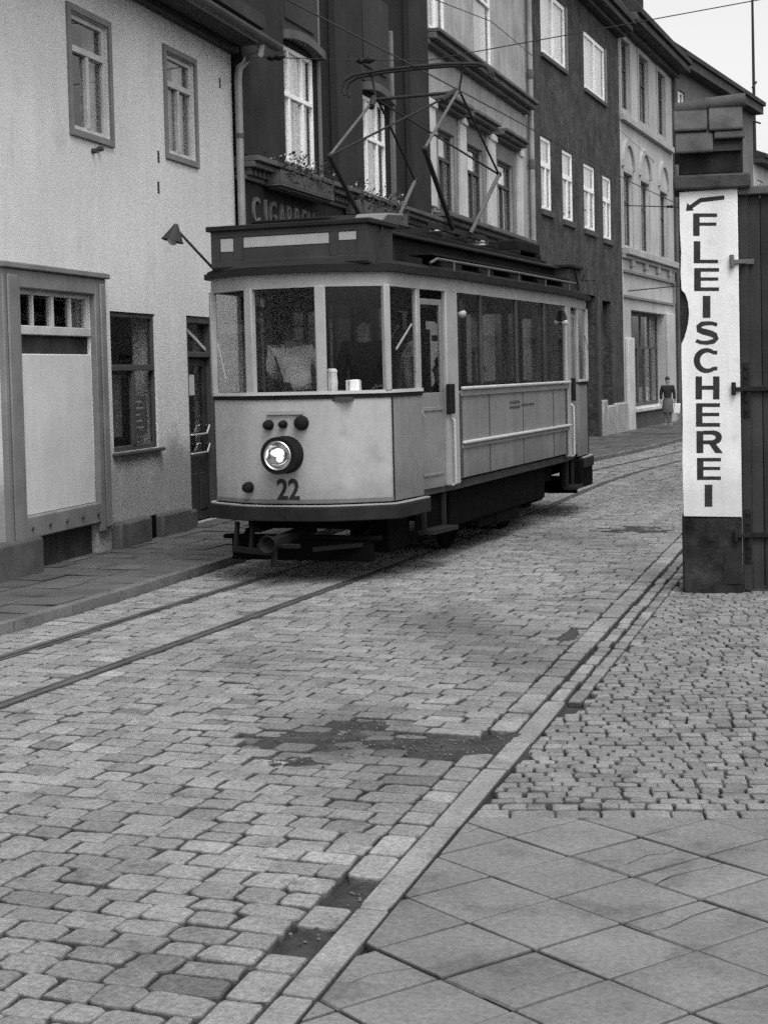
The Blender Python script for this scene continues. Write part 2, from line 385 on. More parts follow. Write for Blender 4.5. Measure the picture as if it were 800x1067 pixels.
while Y<62:
    hgt=random.uniform(.125,.172) if Y<26 else .30
    Y2=Y+hgt
    for sx,(la,lb) in enumerate(((lambda y:kl(y)+.02,lambda y:rf(y)-.036),(lambda y:rf(y)+.081,lambda y:rn(y)-.081),(lambda y:rn(y)+.036,lambda y:kr(y)-.305))):
        xa,xb=la(Y),lb(Y); x=xa
        while x<xb-.05:
            wd=random.uniform(.145,.235) if Y<26 else random.uniform(.25,.42)
            if xb-x-wd<.10: wd=xb-x
            x2=x+wd
            if vis((x+x2)/2,Y):
                xm=(x+x2)/2; ym=Y+hgt/2
                if True:
                    sunk=-random.uniform(.002,.026) if hole(xm,ym) else 0
                    q=rowgap(); g_=rowgap()
                    da=la(Y2)-xa if x==xa else 0; db=lb(Y2)-xb if x2>=xb-1e-6 else 0
                    jr=lambda s=.012:random.uniform(-s,s)
                    poly=[(x+q,Y+g_+jr()),(x2-q*.5,Y+g_+jr()),(x2-q*.5+db+jr(.014),Y2-.003+jr()),(x+q+da+jr(.014),Y2-.003+jr())]
                    tone=random.gauss(1,.11)*lowtone(xm,ym)*(1 if random.random()>.05 else .78)
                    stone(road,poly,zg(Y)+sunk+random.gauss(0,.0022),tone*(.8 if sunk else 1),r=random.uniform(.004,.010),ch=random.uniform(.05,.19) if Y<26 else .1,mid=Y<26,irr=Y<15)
            x=x2
    Y=Y2
tag(road.build('road','sett',fixn=False,ang=50),kind='structure')
dirt=MB()
from mathutils import noise as MN
for cxp,a,b,rot in HOLES:
    nx_=max(8,int(a*60)); ny_=max(8,int(b*60)); vs=[]
    for i in range(nx_+1):
        for j in range(ny_+1):
            u=(i/nx_*2-1)*a*1.5; w_=(j/ny_*2-1)*b*1.5; x=cxp.x+u*cos(rot)-w_*sin(rot); y=cxp.y+u*sin(rot)+w_*cos(rot)
            rr=math.hypot(u/a,w_/b); z=zg(y)-.006-.022*max(0,rr-.55)**1.2*2+.015*MN.noise((x*6,y*6,1))+.014*MN.noise((x*17,y*17,5))+.006*MN.noise((x*45,y*45,9))
            vs.append((x,y,z))
    dirt.add(vs,[(i*(ny_+1)+j,(i+1)*(ny_+1)+j,(i+1)*(ny_+1)+j+1,i*(ny_+1)+j+1) for i in range(nx_) for j in range(ny_)])
pb=MB()
for cxp,a,b,rot in HOLES:
    for k in range(int(a*b*900)+6):
        u=random.gauss(0,a*.5); w_=random.gauss(0,b*.5); x=cxp.x+u*cos(rot)-w_*sin(rot); y=cxp.y+u*sin(rot)+w_*cos(rot); r_=random.uniform(.003,.008)
        pb.cur=random.uniform(.25,.65); pb.sph((x,y,zg(y)-.004),r_,r_*random.uniform(.7,1.2),r_*.7,6,4)
tag(pb.build('gravel','sett',fixn=False),kind='structure')
tag(dirt.build('dirt','dirt',fixn=False),kind='structure')
# gutter course + kerb on the right
gut=MB(); Y=3.
while Y<40:
    L_=random.uniform(.16,.3)
    xm=kr(Y)-.22
    skip=any(abs(Y+L_/2-gnd(*p).y)<q for p,q in (((372,925),.2),((322,975),.1),((268,1050),.1),((535,772),.2)))
    if not skip:
        x0=kr(Y)-.295; x1=kr(Y)-.145; x0b=kr(Y+L_)-.295; x1b=kr(Y+L_)-.145
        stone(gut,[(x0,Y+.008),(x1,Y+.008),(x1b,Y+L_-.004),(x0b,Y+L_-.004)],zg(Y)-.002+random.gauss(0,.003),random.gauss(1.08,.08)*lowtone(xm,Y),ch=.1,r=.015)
    Y+=L_
tag(gut.build('gutter','sett',fixn=False,ang=50),kind='structure')
kb=MB(); Y=3.; YB=gnd(573,745).y
while Y<40:
    if Y<YB<Y+.35: Y=YB+.03
    L_=random.uniform(.5,1.1) if Y<YB-.3 else random.uniform(.18,.4)
    wk=.125 if Y<YB else .095; sh_=random.uniform(-.006,.006)*(1 if Y<YB else 2.2)+(0 if Y<YB else -.012)
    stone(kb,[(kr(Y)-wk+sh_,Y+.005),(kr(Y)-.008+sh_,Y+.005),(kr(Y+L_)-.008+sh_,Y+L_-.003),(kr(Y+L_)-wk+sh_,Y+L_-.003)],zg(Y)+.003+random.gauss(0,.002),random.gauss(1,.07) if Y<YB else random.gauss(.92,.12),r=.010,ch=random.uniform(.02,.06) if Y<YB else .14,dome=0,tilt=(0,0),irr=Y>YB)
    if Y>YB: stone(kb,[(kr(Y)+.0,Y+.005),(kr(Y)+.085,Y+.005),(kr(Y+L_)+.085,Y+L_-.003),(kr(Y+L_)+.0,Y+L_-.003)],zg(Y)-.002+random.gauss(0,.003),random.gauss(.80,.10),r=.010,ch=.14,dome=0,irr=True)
    Y+=L_
# left raised kerb
Y=6.
while Y<70:
    L_=random.uniform(.8,1.2); z=zg(Y)+.075
    kb.cur=random.gauss(.62,.05)
    kb.hexa([(kl(Y)-.13,Y+.005,z-.2),(kl(Y),Y+.005,z-.2),(kl(Y+L_)-.0,Y+L_-.005,z-.2),(kl(Y+L_)-.13,Y+L_-.005,z-.2),
             (kl(Y)-.13,Y+.005,z),(kl(Y)-.015,Y+.005,z),(kl(Y+L_)-.015,Y+L_-.005,z),(kl(Y+L_)-.13,Y+L_-.005,z)])
    Y+=L_
tag(kb.build('kerb','kerb',fixn=False,ang=50),kind='structure')
# left pavement slabs
pv=MB(); Y=5.
while Y<70:
    hgt=random.uniform(.42,.5) if Y<26 else .9
    x=kl(Y)-.14
    while x>kl(Y)-4.2:
        x2=x-random.uniform(.42,.55)
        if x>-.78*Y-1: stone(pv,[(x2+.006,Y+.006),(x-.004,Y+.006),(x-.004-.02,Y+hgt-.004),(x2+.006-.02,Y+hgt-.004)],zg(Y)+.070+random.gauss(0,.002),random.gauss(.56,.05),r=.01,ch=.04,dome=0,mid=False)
        x=x2
    Y+=hgt
tag(pv.build('pavement','slab',fixn=False,ang=50),kind='structure')
def clip(poly,a,b):   # keep left of a->b
    out=[]; n=len(poly)
    f=lambda p:(b[0]-a[0])*(p[1]-a[1])-(b[1]-a[1])*(p[0]-a[0])
    for i in range(n):
        p,q=poly[i],poly[(i+1)%n]; fp,fq=f(p),f(q)
        if fp>=0: out.append(p)
        if fp*fq<0: t=fp/(fp-fq); out.append((p[0]+(q[0]-p[0])*t,p[1]+(q[1]-p[1])*t))
    return out
def area(p): return abs(sum(p[i-1][0]*p[i][1]-p[i][0]*p[i-1][1] for i in range(len(p))))/2
E1=gnd(490,853); E2=gnd(800,853); ed=(E2-E1).normalized()
# diagonal pavement slabs, bottom right
ds=MB(); ax=V((.553,.833)); ay=V((.85,-.527)); O=V((-1.44,5.05)); SA,SB=.398,.345
for i in range(-8,9):
    for j in range(-8,9):
        c=O+ax*SA*i+ay*SB*j; g_=.0055
        p=[c+ax*g_+ay*g_,c+ay*(SB-g_)+ax*g_,c+ax*(SA-g_)+ay*(SB-g_),c+ax*(SA-g_)+ay*g_]
        p=[(q.x+random.uniform(-.003,.003),q.y+random.uniform(-.003,.003)) for q in p]
        pieces=[p]
        if random.random()<.13 or (i,j) in ((-1,0),(-2,-1)):   # cracked slab
            lerp=lambda u,v_,k:(u[0]+(v_[0]-u[0])*k,u[1]+(v_[1]-u[1])*k)
            a=lerp(p[0],p[1],random.uniform(.3,.7)); b=lerp(p[3],p[2],random.uniform(.25,.75)); d=(b[0]-a[0],b[1]-a[1]); cr=[a]
            for k in (.2,.4,.6,.8): o_=random.uniform(-.06,.06); q=lerp(a,b,k); cr.append((q[0]-d[1]*o_,q[1]+d[0]*o_))
            cr.append(b); g2=.0020; s1=[(x-d[0]*0+d[1]*g2*3,y-d[0]*g2*3) for x,y in cr]; s2=[(x-d[1]*g2*3,y+d[0]*g2*3) for x,y in cr]
            w1=s1 if (p[0][0]-a[0])*d[1]-(p[0][1]-a[1])*d[0]>0 else s2; w2=s2 if w1 is s1 else s1
            pieces=[[p[0]]+w1+[p[3]],[p[1],p[2]]+w2[::-1]]
        tn=random.gauss(1,.05)
        for q in pieces:
            q=clip(q,(kr(9)+.006,9),(kr(2)+.006,2)) if len(q)>2 else q
            # keep right of kerb
            if len(q)>2: q=clip(q,(E2.x,E2.y-.008),(E1.x,E1.y-.008))
            if len(q)>2 and area(q)>.003:
                if sum((q[k-1][0]*q[k][1]-q[k][0]*q[k-1][1]) for k in range(len(q)))<0: q=q[::-1]
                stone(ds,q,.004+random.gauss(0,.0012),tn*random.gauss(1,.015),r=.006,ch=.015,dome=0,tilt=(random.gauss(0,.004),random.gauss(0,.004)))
tag(ds.build('footpath','slab',fixn=False,ang=50),kind='structure')
# small sett paving on the right
ms=MB(); t=0.
ev=V((ed.x,ed.y)); en=V((-ev.y,ev.x)); E0=V((E1.x,E1.y))
while t<16:
    hgt=.13 if t==0 else random.uniform(.078,.105)
    s=-4.-random.random()*.1
    while s<3.4:
        wd=random.uniform(.13,.2) if t==0 else random.uniform(.08,.135)
        wob=lambda q:.035*sin(q*2.1+t*1.7) if t>0 else 0
        P_=lambda a,b:E0+ev*a+en*(b+wob(a))
        p=[P_(s+.003,t+.003),P_(s+wd-.002,t+.003),P_(s+wd-.002,t+hgt-.002),P_(s+.003,t+hgt-.002)]
        p=[(q.x+random.uniform(-.009,.009)*(t>0),q.y+random.uniform(-.009,.009)*(t>0)) for q in p]
        x,y=p[0]
        if vis(x,y) and x<1.:
            q=clip(p,(kr(30)+(.095 if y>YB else .008),30),(kr(2)+(.095 if y>YB else .008),2))
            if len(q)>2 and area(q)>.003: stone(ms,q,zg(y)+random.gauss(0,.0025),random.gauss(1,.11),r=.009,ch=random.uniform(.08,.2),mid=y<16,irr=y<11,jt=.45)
        s+=wd
    t+=hgt
tag(ms.build('paving','mosaic',fixn=False,ang=50),kind='structure')
# rails
for nm,fx in (('near',rn),('far',rf)):
    top=MB(); gr=MB(); ys=[2.5+i*.8 for i in range(80)]
    sgn=-1 if nm=='near' else 1      # groove on the inner side
    for a,b in zip(ys,ys[1:]):
        def strip(mb,o0,o1,z0,z1):
            A=[(fx(a)+o,a) for o in (o0,o1)]; B=[(fx(b)+o,b) for o in (o0,o1)]
            za,zb=zg(a),zg(b)
            mb.hexa([(A[0][0],a,za+z0),(A[1][0],a,za+z0),(B[1][0],b,zb+z0),(B[0][0],b,zb+z0),(A[0][0],a,za+z1),(A[1][0],a,za+z1),(B[1][0],b,zb+z1),(B[0][0],b,zb+z1)])
        hd=(-.028,.028); strip(top,hd[0],hd[1],-.08,.006)
        if sgn<0: strip(top,-.078,-.054,-.08,.002); strip(gr,-.0535,-.0285,-.08,-.026)
        else: strip(top,.054,.078,-.08,.002); strip(gr,.0285,.0535,-.08,-.026)
    o=top.build('tram_rail','rail'); tag(o,kind='structure'); q=gr.build('rail_groove','groove',o)
# ---------------------------------------------------------------- houses
def wall_mesh(F,a0,a1,z0,z1,ops,depth=.3,back=7.,mb=None):
    mb=mb or MB()
    A=sorted(set([a0,a1]+[x for o in ops for x in o[:2]])); Z=sorted(set([z0,z1]+[x for o in ops for x in o[2:4]]))
    A=[x for x in A if a0<=x<=a1]; Z=[x for x in Z if z0<=x<=z1]
    for i in range(len(A)-1):
        for j in range(len(Z)-1):
            ca,cz=(A[i]+A[i+1])/2,(Z[j]+Z[j+1])/2
            if any(o[0]<ca<o[1] and o[2]<cz<o[3] for o in ops): continue
            mb.add([F.P(A[i],Z[j]),F.P(A[i+1],Z[j]),F.P(A[i+1],Z[j+1]),F.P(A[i],Z[j+1])],[(0,1,2,3)])
    for o in ops:
        p=[(o[0],o[2]),(o[1],o[2]),(o[1],o[3]),(o[0],o[3])]
        for i in range(4):
            q,r=p[i],p[(i+1)%4]
            mb.add([F.P(q[0],q[1]),F.P(r[0],r[1]),F.P(r[0],r[1],-depth),F.P(q[0],q[1],-depth)],[(0,3,2,1)])
    # sides, back
    for a in (a0,a1): mb.add([F.P(a,z0),F.P(a,z0,-back),F.P(a,z1,-back),F.P(a,z1)],[(0,1,2,3)])
    mb.add([F.P(a0,z0,-back),F.P(a1,z0,-back),F.P(a1,z1,-back),F.P(a0,z1,-back)],[(0,1,2,3)])
    return mb
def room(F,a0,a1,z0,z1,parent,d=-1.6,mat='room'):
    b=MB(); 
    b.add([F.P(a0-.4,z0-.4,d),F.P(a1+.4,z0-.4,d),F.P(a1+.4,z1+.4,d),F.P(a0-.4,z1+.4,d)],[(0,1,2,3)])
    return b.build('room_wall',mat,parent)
def drape(F,a0,a1,z0,z1,d,amp=.018,n=None,mb=None,freq=38):
    mb=mb or MB(); n=n or max(6,int((a1-a0)*60)); ph=random.random()*6
    vs=[]
    for i in range(n+1):
        a=a0+(a1-a0)*i/n; dd=d+amp*sin(freq*a+ph+sin(a*9))
        vs+=[F.P(a,z0,dd),F.P(a,z1,dd)]
    mb.add(vs,[(2*i,2*i+2,2*i+3,2*i+1) for i in range(n)]); return mb
def window(par,F,o,fm='win_frame',rec=.1,fw=.055,transom=None,mull=(.5,),upper=(),sill=None,sillmat='trim_grey',curtains=(),glassm='glass',dep=.05,roomd=-1.5,tw=.07,skip_pane=False,casing=None,casemat='trim_grey',double=False):
    a0,a1,z0,z1=o; f=MB(); d1=-rec; d0=d1-dep
    zt=z0+(z1-z0)*transom if transom else z1-fw
    F.box(f,a0,a0+fw,z0,z1,d0,d1); F.box(f,a1-fw,a1,z0,z1,d0,d1)
    F.box(f,a0+fw,a1-fw,z0,z0+fw,d0,d1); F.box(f,a0+fw,a1-fw,z1-fw,z1,d0,d1)
    if transom: F.box(f,a0+fw,a1-fw,zt-tw/2,zt+tw/2,d0,d1+.02)
    for k in mull:
        c=a0+(a1-a0)*k; F.box(f,c-fw*.55,c+fw*.55,z0+fw,(zt-tw/2) if transom else z1-fw,d0,d1+.012)
    for k in upper:
        c=a0+(a1-a0)*k; F.box(f,c-fw*.4,c+fw*.4,zt+tw/2,z1-fw,d0,d1+.006)
    W=f.build('window',fm,par,bevel=.006)
    if not skip_pane:
        p=MB(); F.box(p,a0+fw*.8,a1-fw*.8,z0+fw*.8,z1-fw*.8,d1-.034,d1-.028); p.build('pane',glassm,W)
        if double: p=MB(); F.box(p,a0+fw*.8,a1-fw*.8,z0+fw*.8,z1-fw*.8,d0-.03,d0-.026); p.build('inner_pane',glassm,W)
    if sill:
        s=MB(); F.box(s,a0-.05,a1+.05,z0-sill,z0-.002,-rec+.0,.07); s.build('sill',sillmat,W,bevel=.01)
    if casing:
        s=MB(); c=casing
        F.box(s,a0-c,a0,z0-c,z1+c,.0,.03); F.box(s,a1,a1+c,z0-c,z1+c,.0,.03); F.box(s,a0,a1,z1,z1+c,.0,.03); F.box(s,a0,a1,z0-c,z0,.0,.035)
        s.build('casing',casemat,W,bevel=.006)
    for (k0,k1,h0,h1,cm) in curtains:
        drape(F,a0+(a1-a0)*k0,a0+(a1-a0)*k1,z0+(z1-z0)*h0,z0+(z1-z0)*h1,d0-.06).build('curtain',cm,W,fixn=False)
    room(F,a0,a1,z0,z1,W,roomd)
    return W
def roofmesh(F,a0,a1,ze,d_e,zr,d_r,th=.18,back=-7.3):
    b=MB(); pts=[(d_e,ze-th),(d_e,ze),(d_r,zr),(back,ze),(back,ze-th)]
    b.prism([F.P(a0,z,d) for d,z in pts],F.t*(a1-a0)); return b
# ---- house 1 : cream roughcast
F1=fac((-8.79,12.65),6.5)
e1=F1.px(250,390)[0]
h1=thing('house','cream roughcast two-storey house at left with boarded white shop opening','house',F1.P(3,0))
c_=.075
def shrink(o,c): return (o[0]+c,o[1]-c,o[2]+c,o[3]-c)
W1=shrink(F1.rect([(68.2,1.6),(114,22),(117.5,154),(72,139.7)]),c_); W2=shrink(F1.rect([(169,45.5),(204,61.7),(205.4,175),(172,165)]),c_)
W0=(-1.2,.0-.09,W1[2],W1[3])
SH=F1.rect([(15,299),(97,309),(97,533),(20,545)]); SH=(.49,2.2,.55,2.86)
W3=F1.rect([(115,322),(163,329),(164,467),(118,471)])
DR=(4.98,5.95,.1,2.72)
ops=[W0,W1,W2,(SH[0],SH[1],.02,SH[3]),W3,DR]
wl=wall_mesh(F1,-7,e1-.01,-.05,6.6,ops); wl.build('wall','plaster1',h1,fixn=False)
F=F1
window(h1,F1,W1,transom=.70,mull=(.5,),casing=c_,curtains=((.56,1,.02,.66,'curtain_grey'),),fw=.06,rec=.035,glassm='tramglass')
window(h1,F1,W2,transom=.70,mull=(.5,),casing=c_,curtains=((.03,.47,.0,.68,'curtain_grey'),(.53,.98,.0,.66,'curtain_grey'),(.6,.98,.72,.98,'curtain_grey')),fw=.06,rec=.035,glassm='tramglass')
window(h1,F1,W0,transom=.7,mull=(.5,),casing=c_,fw=.05)
w3=window(h1,F1,W3,fm='trim_dark',transom=.60,mull=(.5,),rec=.025,fw=.06,glassm='tramglass',curtains=((.1,.45,.1,.55,'coat_grey'),),sill=.04,sillmat='trim_dark')
b=MB(); F.box(b,W3[0]+.72,W3[1]-.14,W3[2]+.16,W3[2]+.62,-.085,-.08); nb=b.build('notice','coat_grey',w3)
b=MB()
for k in range(5): F.box(b,W3[0]+.77,W3[1]-.24-(k%3)*.05,W3[2]+.24+k*.075,W3[2]+.26+k*.075,-.0795,-.078)
b.build('print','paper',nb)
# shop opening: casing, toplights, blind, board
b=MB(); F.box(b,.14,SH[0],.3,3.04,-.02,.06); F.box(b,SH[1],SH[1]+.28,.3,3.04,-.02,.06); F.box(b,SH[0],SH[1],SH[3],3.04,-.02,.06)
F.box(b,.20,SH[0]-.09,.34,2.98,.06,.085); F.box(b,SH[1]+.09,SH[1]+.22,.34,2.98,.06,.085); F.box(b,.10,SH[1]+.32,3.04,3.10,-.0,.10)
fr=b.build('shop_frame','trim_grey',h1,bevel=.012)
b=MB(); tz=2.50
F.box(b,SH[0],SH[1],tz-.09,tz,-.10,.0); F.box(b,SH[0],SH[1],SH[3]-.05,SH[3],-.10,-.02)
mid=(SH[0]+SH[1])/2
for a in (SH[0]+.03,mid,SH[1]-.03): F.box(b,a-.025,a+.025,tz,SH[3]-.05,-.09,-.02)
for a in ((SH[0]+mid)/2,(SH[1]+mid)/2): F.box(b,a-.016,a+.016,tz,SH[3]-.05,-.075,-.025)
tl=b.build('toplight','win_frame',h1,bevel=.008)
b=MB(); F.box(b,SH[0],SH[1],tz,SH[3],-.06,-.055); b.build('pane','tramglass',tl)
b=MB(); F.box(b,SH[0],SH[1],2.2,tz-.09,-.12,-.05); b.build('shutter_box','vent',h1)
b=MB(); F.box(b,SH[0],SH[1],.62,2.22,-.06,-.012); b.build('white_board','white_panel',h1,bevel=.01)
b=MB(); F.box(b,SH[0]-.2,SH[1]+.12,.40,.62,-.15,.05); bl=b.build('sill_board','trim_grey',h1,bevel=.015)
b=MB()
for k in range(5): a=SH[0]+.1+k*.38; b.tube(F.P(a,.5,.05),F.P(a,.5,.07),.018,8)
b.build('bolt','trim_dark',bl)
b=MB()
for k in range(15): a=.72+k*.125; F.box(b,a,a+.118,.0,.40,-.12,-.07)
b.build('cellar_grating','vent',h1)
b=MB(); F.box(b,.7,2.62,-.02,.06,-.06,.16); b.build('cellar_step','plinth',h1,bevel=.02)
def block(a0,a1,z0,z1,d):
    b=MB(); F.box(b,a0,a1,z0,z1,-.05,d); return b.build('plinth_stone','plinth',h1,bevel=.03)
block(-1.2,.66,-.02,.42,.14); block(2.55,3.42,-.02,.36,.13); block(3.8,4.7,-.02,.34,.11); block(4.7,4.98,-.02,.30,.09); block(5.95,e1-.02,-.02,.35,.09)
b=MB(); F.box(b,3.42,3.8,.0,.34,-.05,.012); b.build('cellar_vent','under',h1)
# door
b=MB(); F.box(b,DR[0],DR[0]+.09,.1,DR[3],-.16,-.02); F.box(b,DR[1]-.09,DR[1],.1,DR[3],-.16,-.02); F.box(b,DR[0]+.09,DR[1]-.09,DR[3]-.09,DR[3],-.16,-.02); F.box(b,DR[0]+.09,DR[1]-.09,2.2,2.27,-.16,-.03)
b.build('door_frame','trim_dark',h1,bevel=.008)
b=MB(); a0,a1=DR[0]+.09,DR[1]-.09
F.box(b,a0,a1,.12,.95,-.14,-.09); F.box(b,a0,a0+.12,.95,2.2,-.14,-.09); F.box(b,a1-.12,a1,.95,2.2,-.14,-.09); F.box(b,a0+.12,a1-.12,2.08,2.2,-.14,-.09)
for k in (0,1): F.box(b,a0+.1+k*.33,a0+.36+k*.33,.25,.72,-.09,-.075)
dr=b.build('door','door_wood',h1,bevel=.008)
b=MB(); F.box(b,a0+.12,a1-.12,.95,2.08,-.118,-.112); F.box(b,a0,a1,2.27,DR[3]-.09,-.118,-.112); b.build('pane','glass',dr)
b=MB(); F.box(b,a0+.17,a0+.38,1.72,1.98,-.105,-.1); b.build('notice','paper',dr)
b=MB()
for z in (.98,1.22): b.path([F.P(a0+.05,z,-.09),F.P(a0+.06,z,-.03),F.P(a1-.2,z,-.03),F.P(a1-.1,z+.10,-.03),F.P(a1-.08,z+.1,-.09)],.013)
b.build('handle','chrome',dr)
b=MB(); b.bar(F.P(a0+.02,DR[3]-.12,-.1),F.P(a1,2.3,-.1),.03,.04); b.build('glazing_bar','win_frame',dr)
room(F1,DR[0],DR[1],.1,2.7,dr,-1.4)
b=MB(); F.box(b,DR[0]-.05,DR[1]+.1,-.02,.098,-.16,.25); b.build('door_step','plinth',h1,bevel=.02)
# eaves, gutter, downpipe, roof
gz=F1.px(260,39,.5)[1]; ge=F1.px(284,22,.5)[0]
b=MB(); F.box(b,-7,e1+.0,6.40,6.6,.0,.40); F.box(b,-7,e1,6.30,6.40,.0,.12); b.build('eaves_cornice','soffit',h1,bevel=.02)
roofmesh(F1,-7,e1,6.78,.5,9.6,-3.5).build('roof','tile',h1)
b=MB(); n=8
for i in range(n):
    t0,t1=PI+PI*i/n,PI+PI*(i+1)/n; r_=.085
    for q in (r_,r_-.012): b.add([F.P(-7,gz+.09+q*sin(t0),.55+q*cos(t0)),F.P(ge,gz+.09+q*sin(t0),.55+q*cos(t0)),F.P(ge,gz+.09+q*sin(t1),.55+q*cos(t1)),F.P(-7,gz+.09+q*sin(t1),.55+q*cos(t1))],[(0,1,2,3)])
gt=b.build('gutter','zinc_dark',h1)
b=MB(); xe=F1.px(252.5,240,.1)[0]; xs,zs=F1.px(249,75,.1)
b.path([F.P(ge-.5,gz+.03,.5),F.P(ge-.55,gz-.12,.5),F.P(xe+.18,zs+.22,.2),F.P(xe+.02,zs+.05,.11),F.P(xe,zs-.1,.1),F.P(xe,3.,.1),F.P(xe,.1,.1)],.052,12); dp=b.build('downpipe','zinc',gt)
b=MB()
for z in (1.2,3.2,5.2): b.lathe(F.P(xe,z,.1),(0,0,1),[(.06,-.03),(.062,0),(.06,.03)],12)
b.build('pipe_clip','zinc_dark',dp)
b=MB()   # hook and holes
for (x,y) in ((96,157),(102,155)): a,z=F1.px(x,y); b.tube(F.P(a,z,0),F.P(a,z,.06),.03,7)
for (x,y) in ((165,163),(165,195),(229,86)): a,z=F1.px(x,y); F.box(b,a-.03,a+.03,z-.07,z+.07,-.0,.004)
b.build('wall_fixing','trim_dark',h1)
# ---- house 2 : dark cigar shop
F2=fac(F1.P(e1,0),4.2); e2=F2.px(447,390)[0]; F=F2
h2=thing('house','dark plastered house with cigar shop lettering and tall white-curtained windows','house',F2.P(5,0))
WA=F2.rect([(290,42),(329,68),(328,168),(292,160)]); WB=F2.rect([(373,92),(403,112),(403,205),(375,195)])
WA=(1.86,3.44,5.12,6.85); WB=(5.72,7.34,5.02,6.74)
UA=(1.86,3.44,8.7,10.3); UB=(5.72,7.34,8.7,10.3); SG=(.75,4.3,.7,3.4); SD=(4.9,6.1,.1,3.1); SE=(6.6,9.3,.7,3.4)
def wallR(h,F,a0,a1,z1,ops,mat,depth=.3): return wall_mesh(F,a0+.005,a1-.005,-.35,z1,ops,depth).build('wall',mat,h,fixn=False)
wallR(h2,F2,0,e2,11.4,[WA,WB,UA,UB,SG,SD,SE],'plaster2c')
b=MB()
for a0,a1 in ((.02,1.70),(4.15,5.52),(8.55,e2-.02)): F.box(b,a0,a1,4.95,11.3,.0,.14)
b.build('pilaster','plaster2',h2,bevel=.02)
b=MB()
for a0,a1 in ((1.75,3.55),(5.6,7.48)): F.box(b,a0,a1,6.95,8.55,.0,.05); F.box(b,a0+.25,a1-.25,7.2,8.4,.05,.075)
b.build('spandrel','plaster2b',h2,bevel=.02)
b=MB()
for o in (WA,WB):   # bowed lintel moulding
    n=10
    for i in range(n):
        k0,k1=i/n,(i+1)/n; za=o[3]+.0+.10*sin(PI*k0); zb=o[3]+.10*sin(PI*k1); a0=o[0]-.12+(o[1]-o[0]+.24)*k0; a1=o[0]-.12+(o[1]-o[0]+.24)*k1
        b.hexa([F.P(a0,za,.16),F.P(a1,zb,.16),F.P(a1,zb,0),F.P(a0,za,0),F.P(a0,za+.13,.16),F.P(a1,zb+.13,.16),F.P(a1,zb+.13,0),F.P(a0,za+.13,0)])
b.build('lintel','cornice2',h2)
b=MB()
for a in (7.50,): F.box(b,a,a+.09,5.0,8.1,.0,.10)
F.box(b,3.52,3.6,5.0,11.3,.0,.06); b.build('niche_edge','letter2',h2,bevel=.02)
cw=((.02,.20,0,1,'curtain'),(.26,.36,0,1,'curtain'),(.38,.62,.0,.42,'curtain_grey'),(.64,.80,0,1,'curtain'),(.83,.98,0,1,'curtain'),(.42,.62,.6,1,'curtain'))
for o in (WA,WB): window(h2,F2,o,fm='win_white',transom=.58,mull=(.3,.68),upper=(.3,.68),rec=.03,fw=.07,curtains=cw,double=True)
for o in (UA,UB): window(h2,F2,o,fm='win_white',transom=.58,mull=(.5,),rec=.08,fw=.06)
for o in (SG,SE): window(h2,F2,o,fm='win_dark',transom=.75,mull=(.33,.66),rec=.08,fw=.07)
b=MB(); F.box(b,SD[0],SD[1],.1,SD[3],-.2,-.12); b.build('door','door_wood',h2)
b=MB(); F.box(b,.05,e2-.05,3.95,4.62,.0,.10); F.box(b,.05,e2-.05,3.6,3.93,.0,.06); fs=b.build('shop_fascia','plaster2',h2,bevel=.015)
b=MB(); F.box(b,.0,e2,4.78,4.86,.0,.30); F.box(b,.0,e2,4.86,4.93,.0,.36); F.box(b,0,e2,4.62,4.68,.0,.16)
b.build('shop_cornice','cornice2',h2,bevel=.01)
b=MB(); k=0
while .05+k*.16<e2-.1: a=.05+k*.16; F.box(b,a,a+.08,4.685,4.775,.0,.22); k+=1
b.build('dentil','cornice2',h2)
lets=[(264,271,207,233),(274.3,276.5,211,234),(279,285,213,235),(289,295,218,234),(297,303,221,236),(305,311,224,238),(313,317,228,240),(319,324,231,242)]
for ch,(xa,xb,ya,yb) in zip('CIGARREN',lets):
    a0,z1=F2.px(xa,ya,.12); a1,_=F2.px(xb,ya,.12); z0=F2.px(xa,yb,.12)[1]
    z1=4.46;z0=4.06
    text(ch,.52,'letter2','letter',fs,F2.mat(a0+(-.05 if ch=='C' else .03),z0,.12),.018,.004,xs=.74 if ch=='C' else .82)
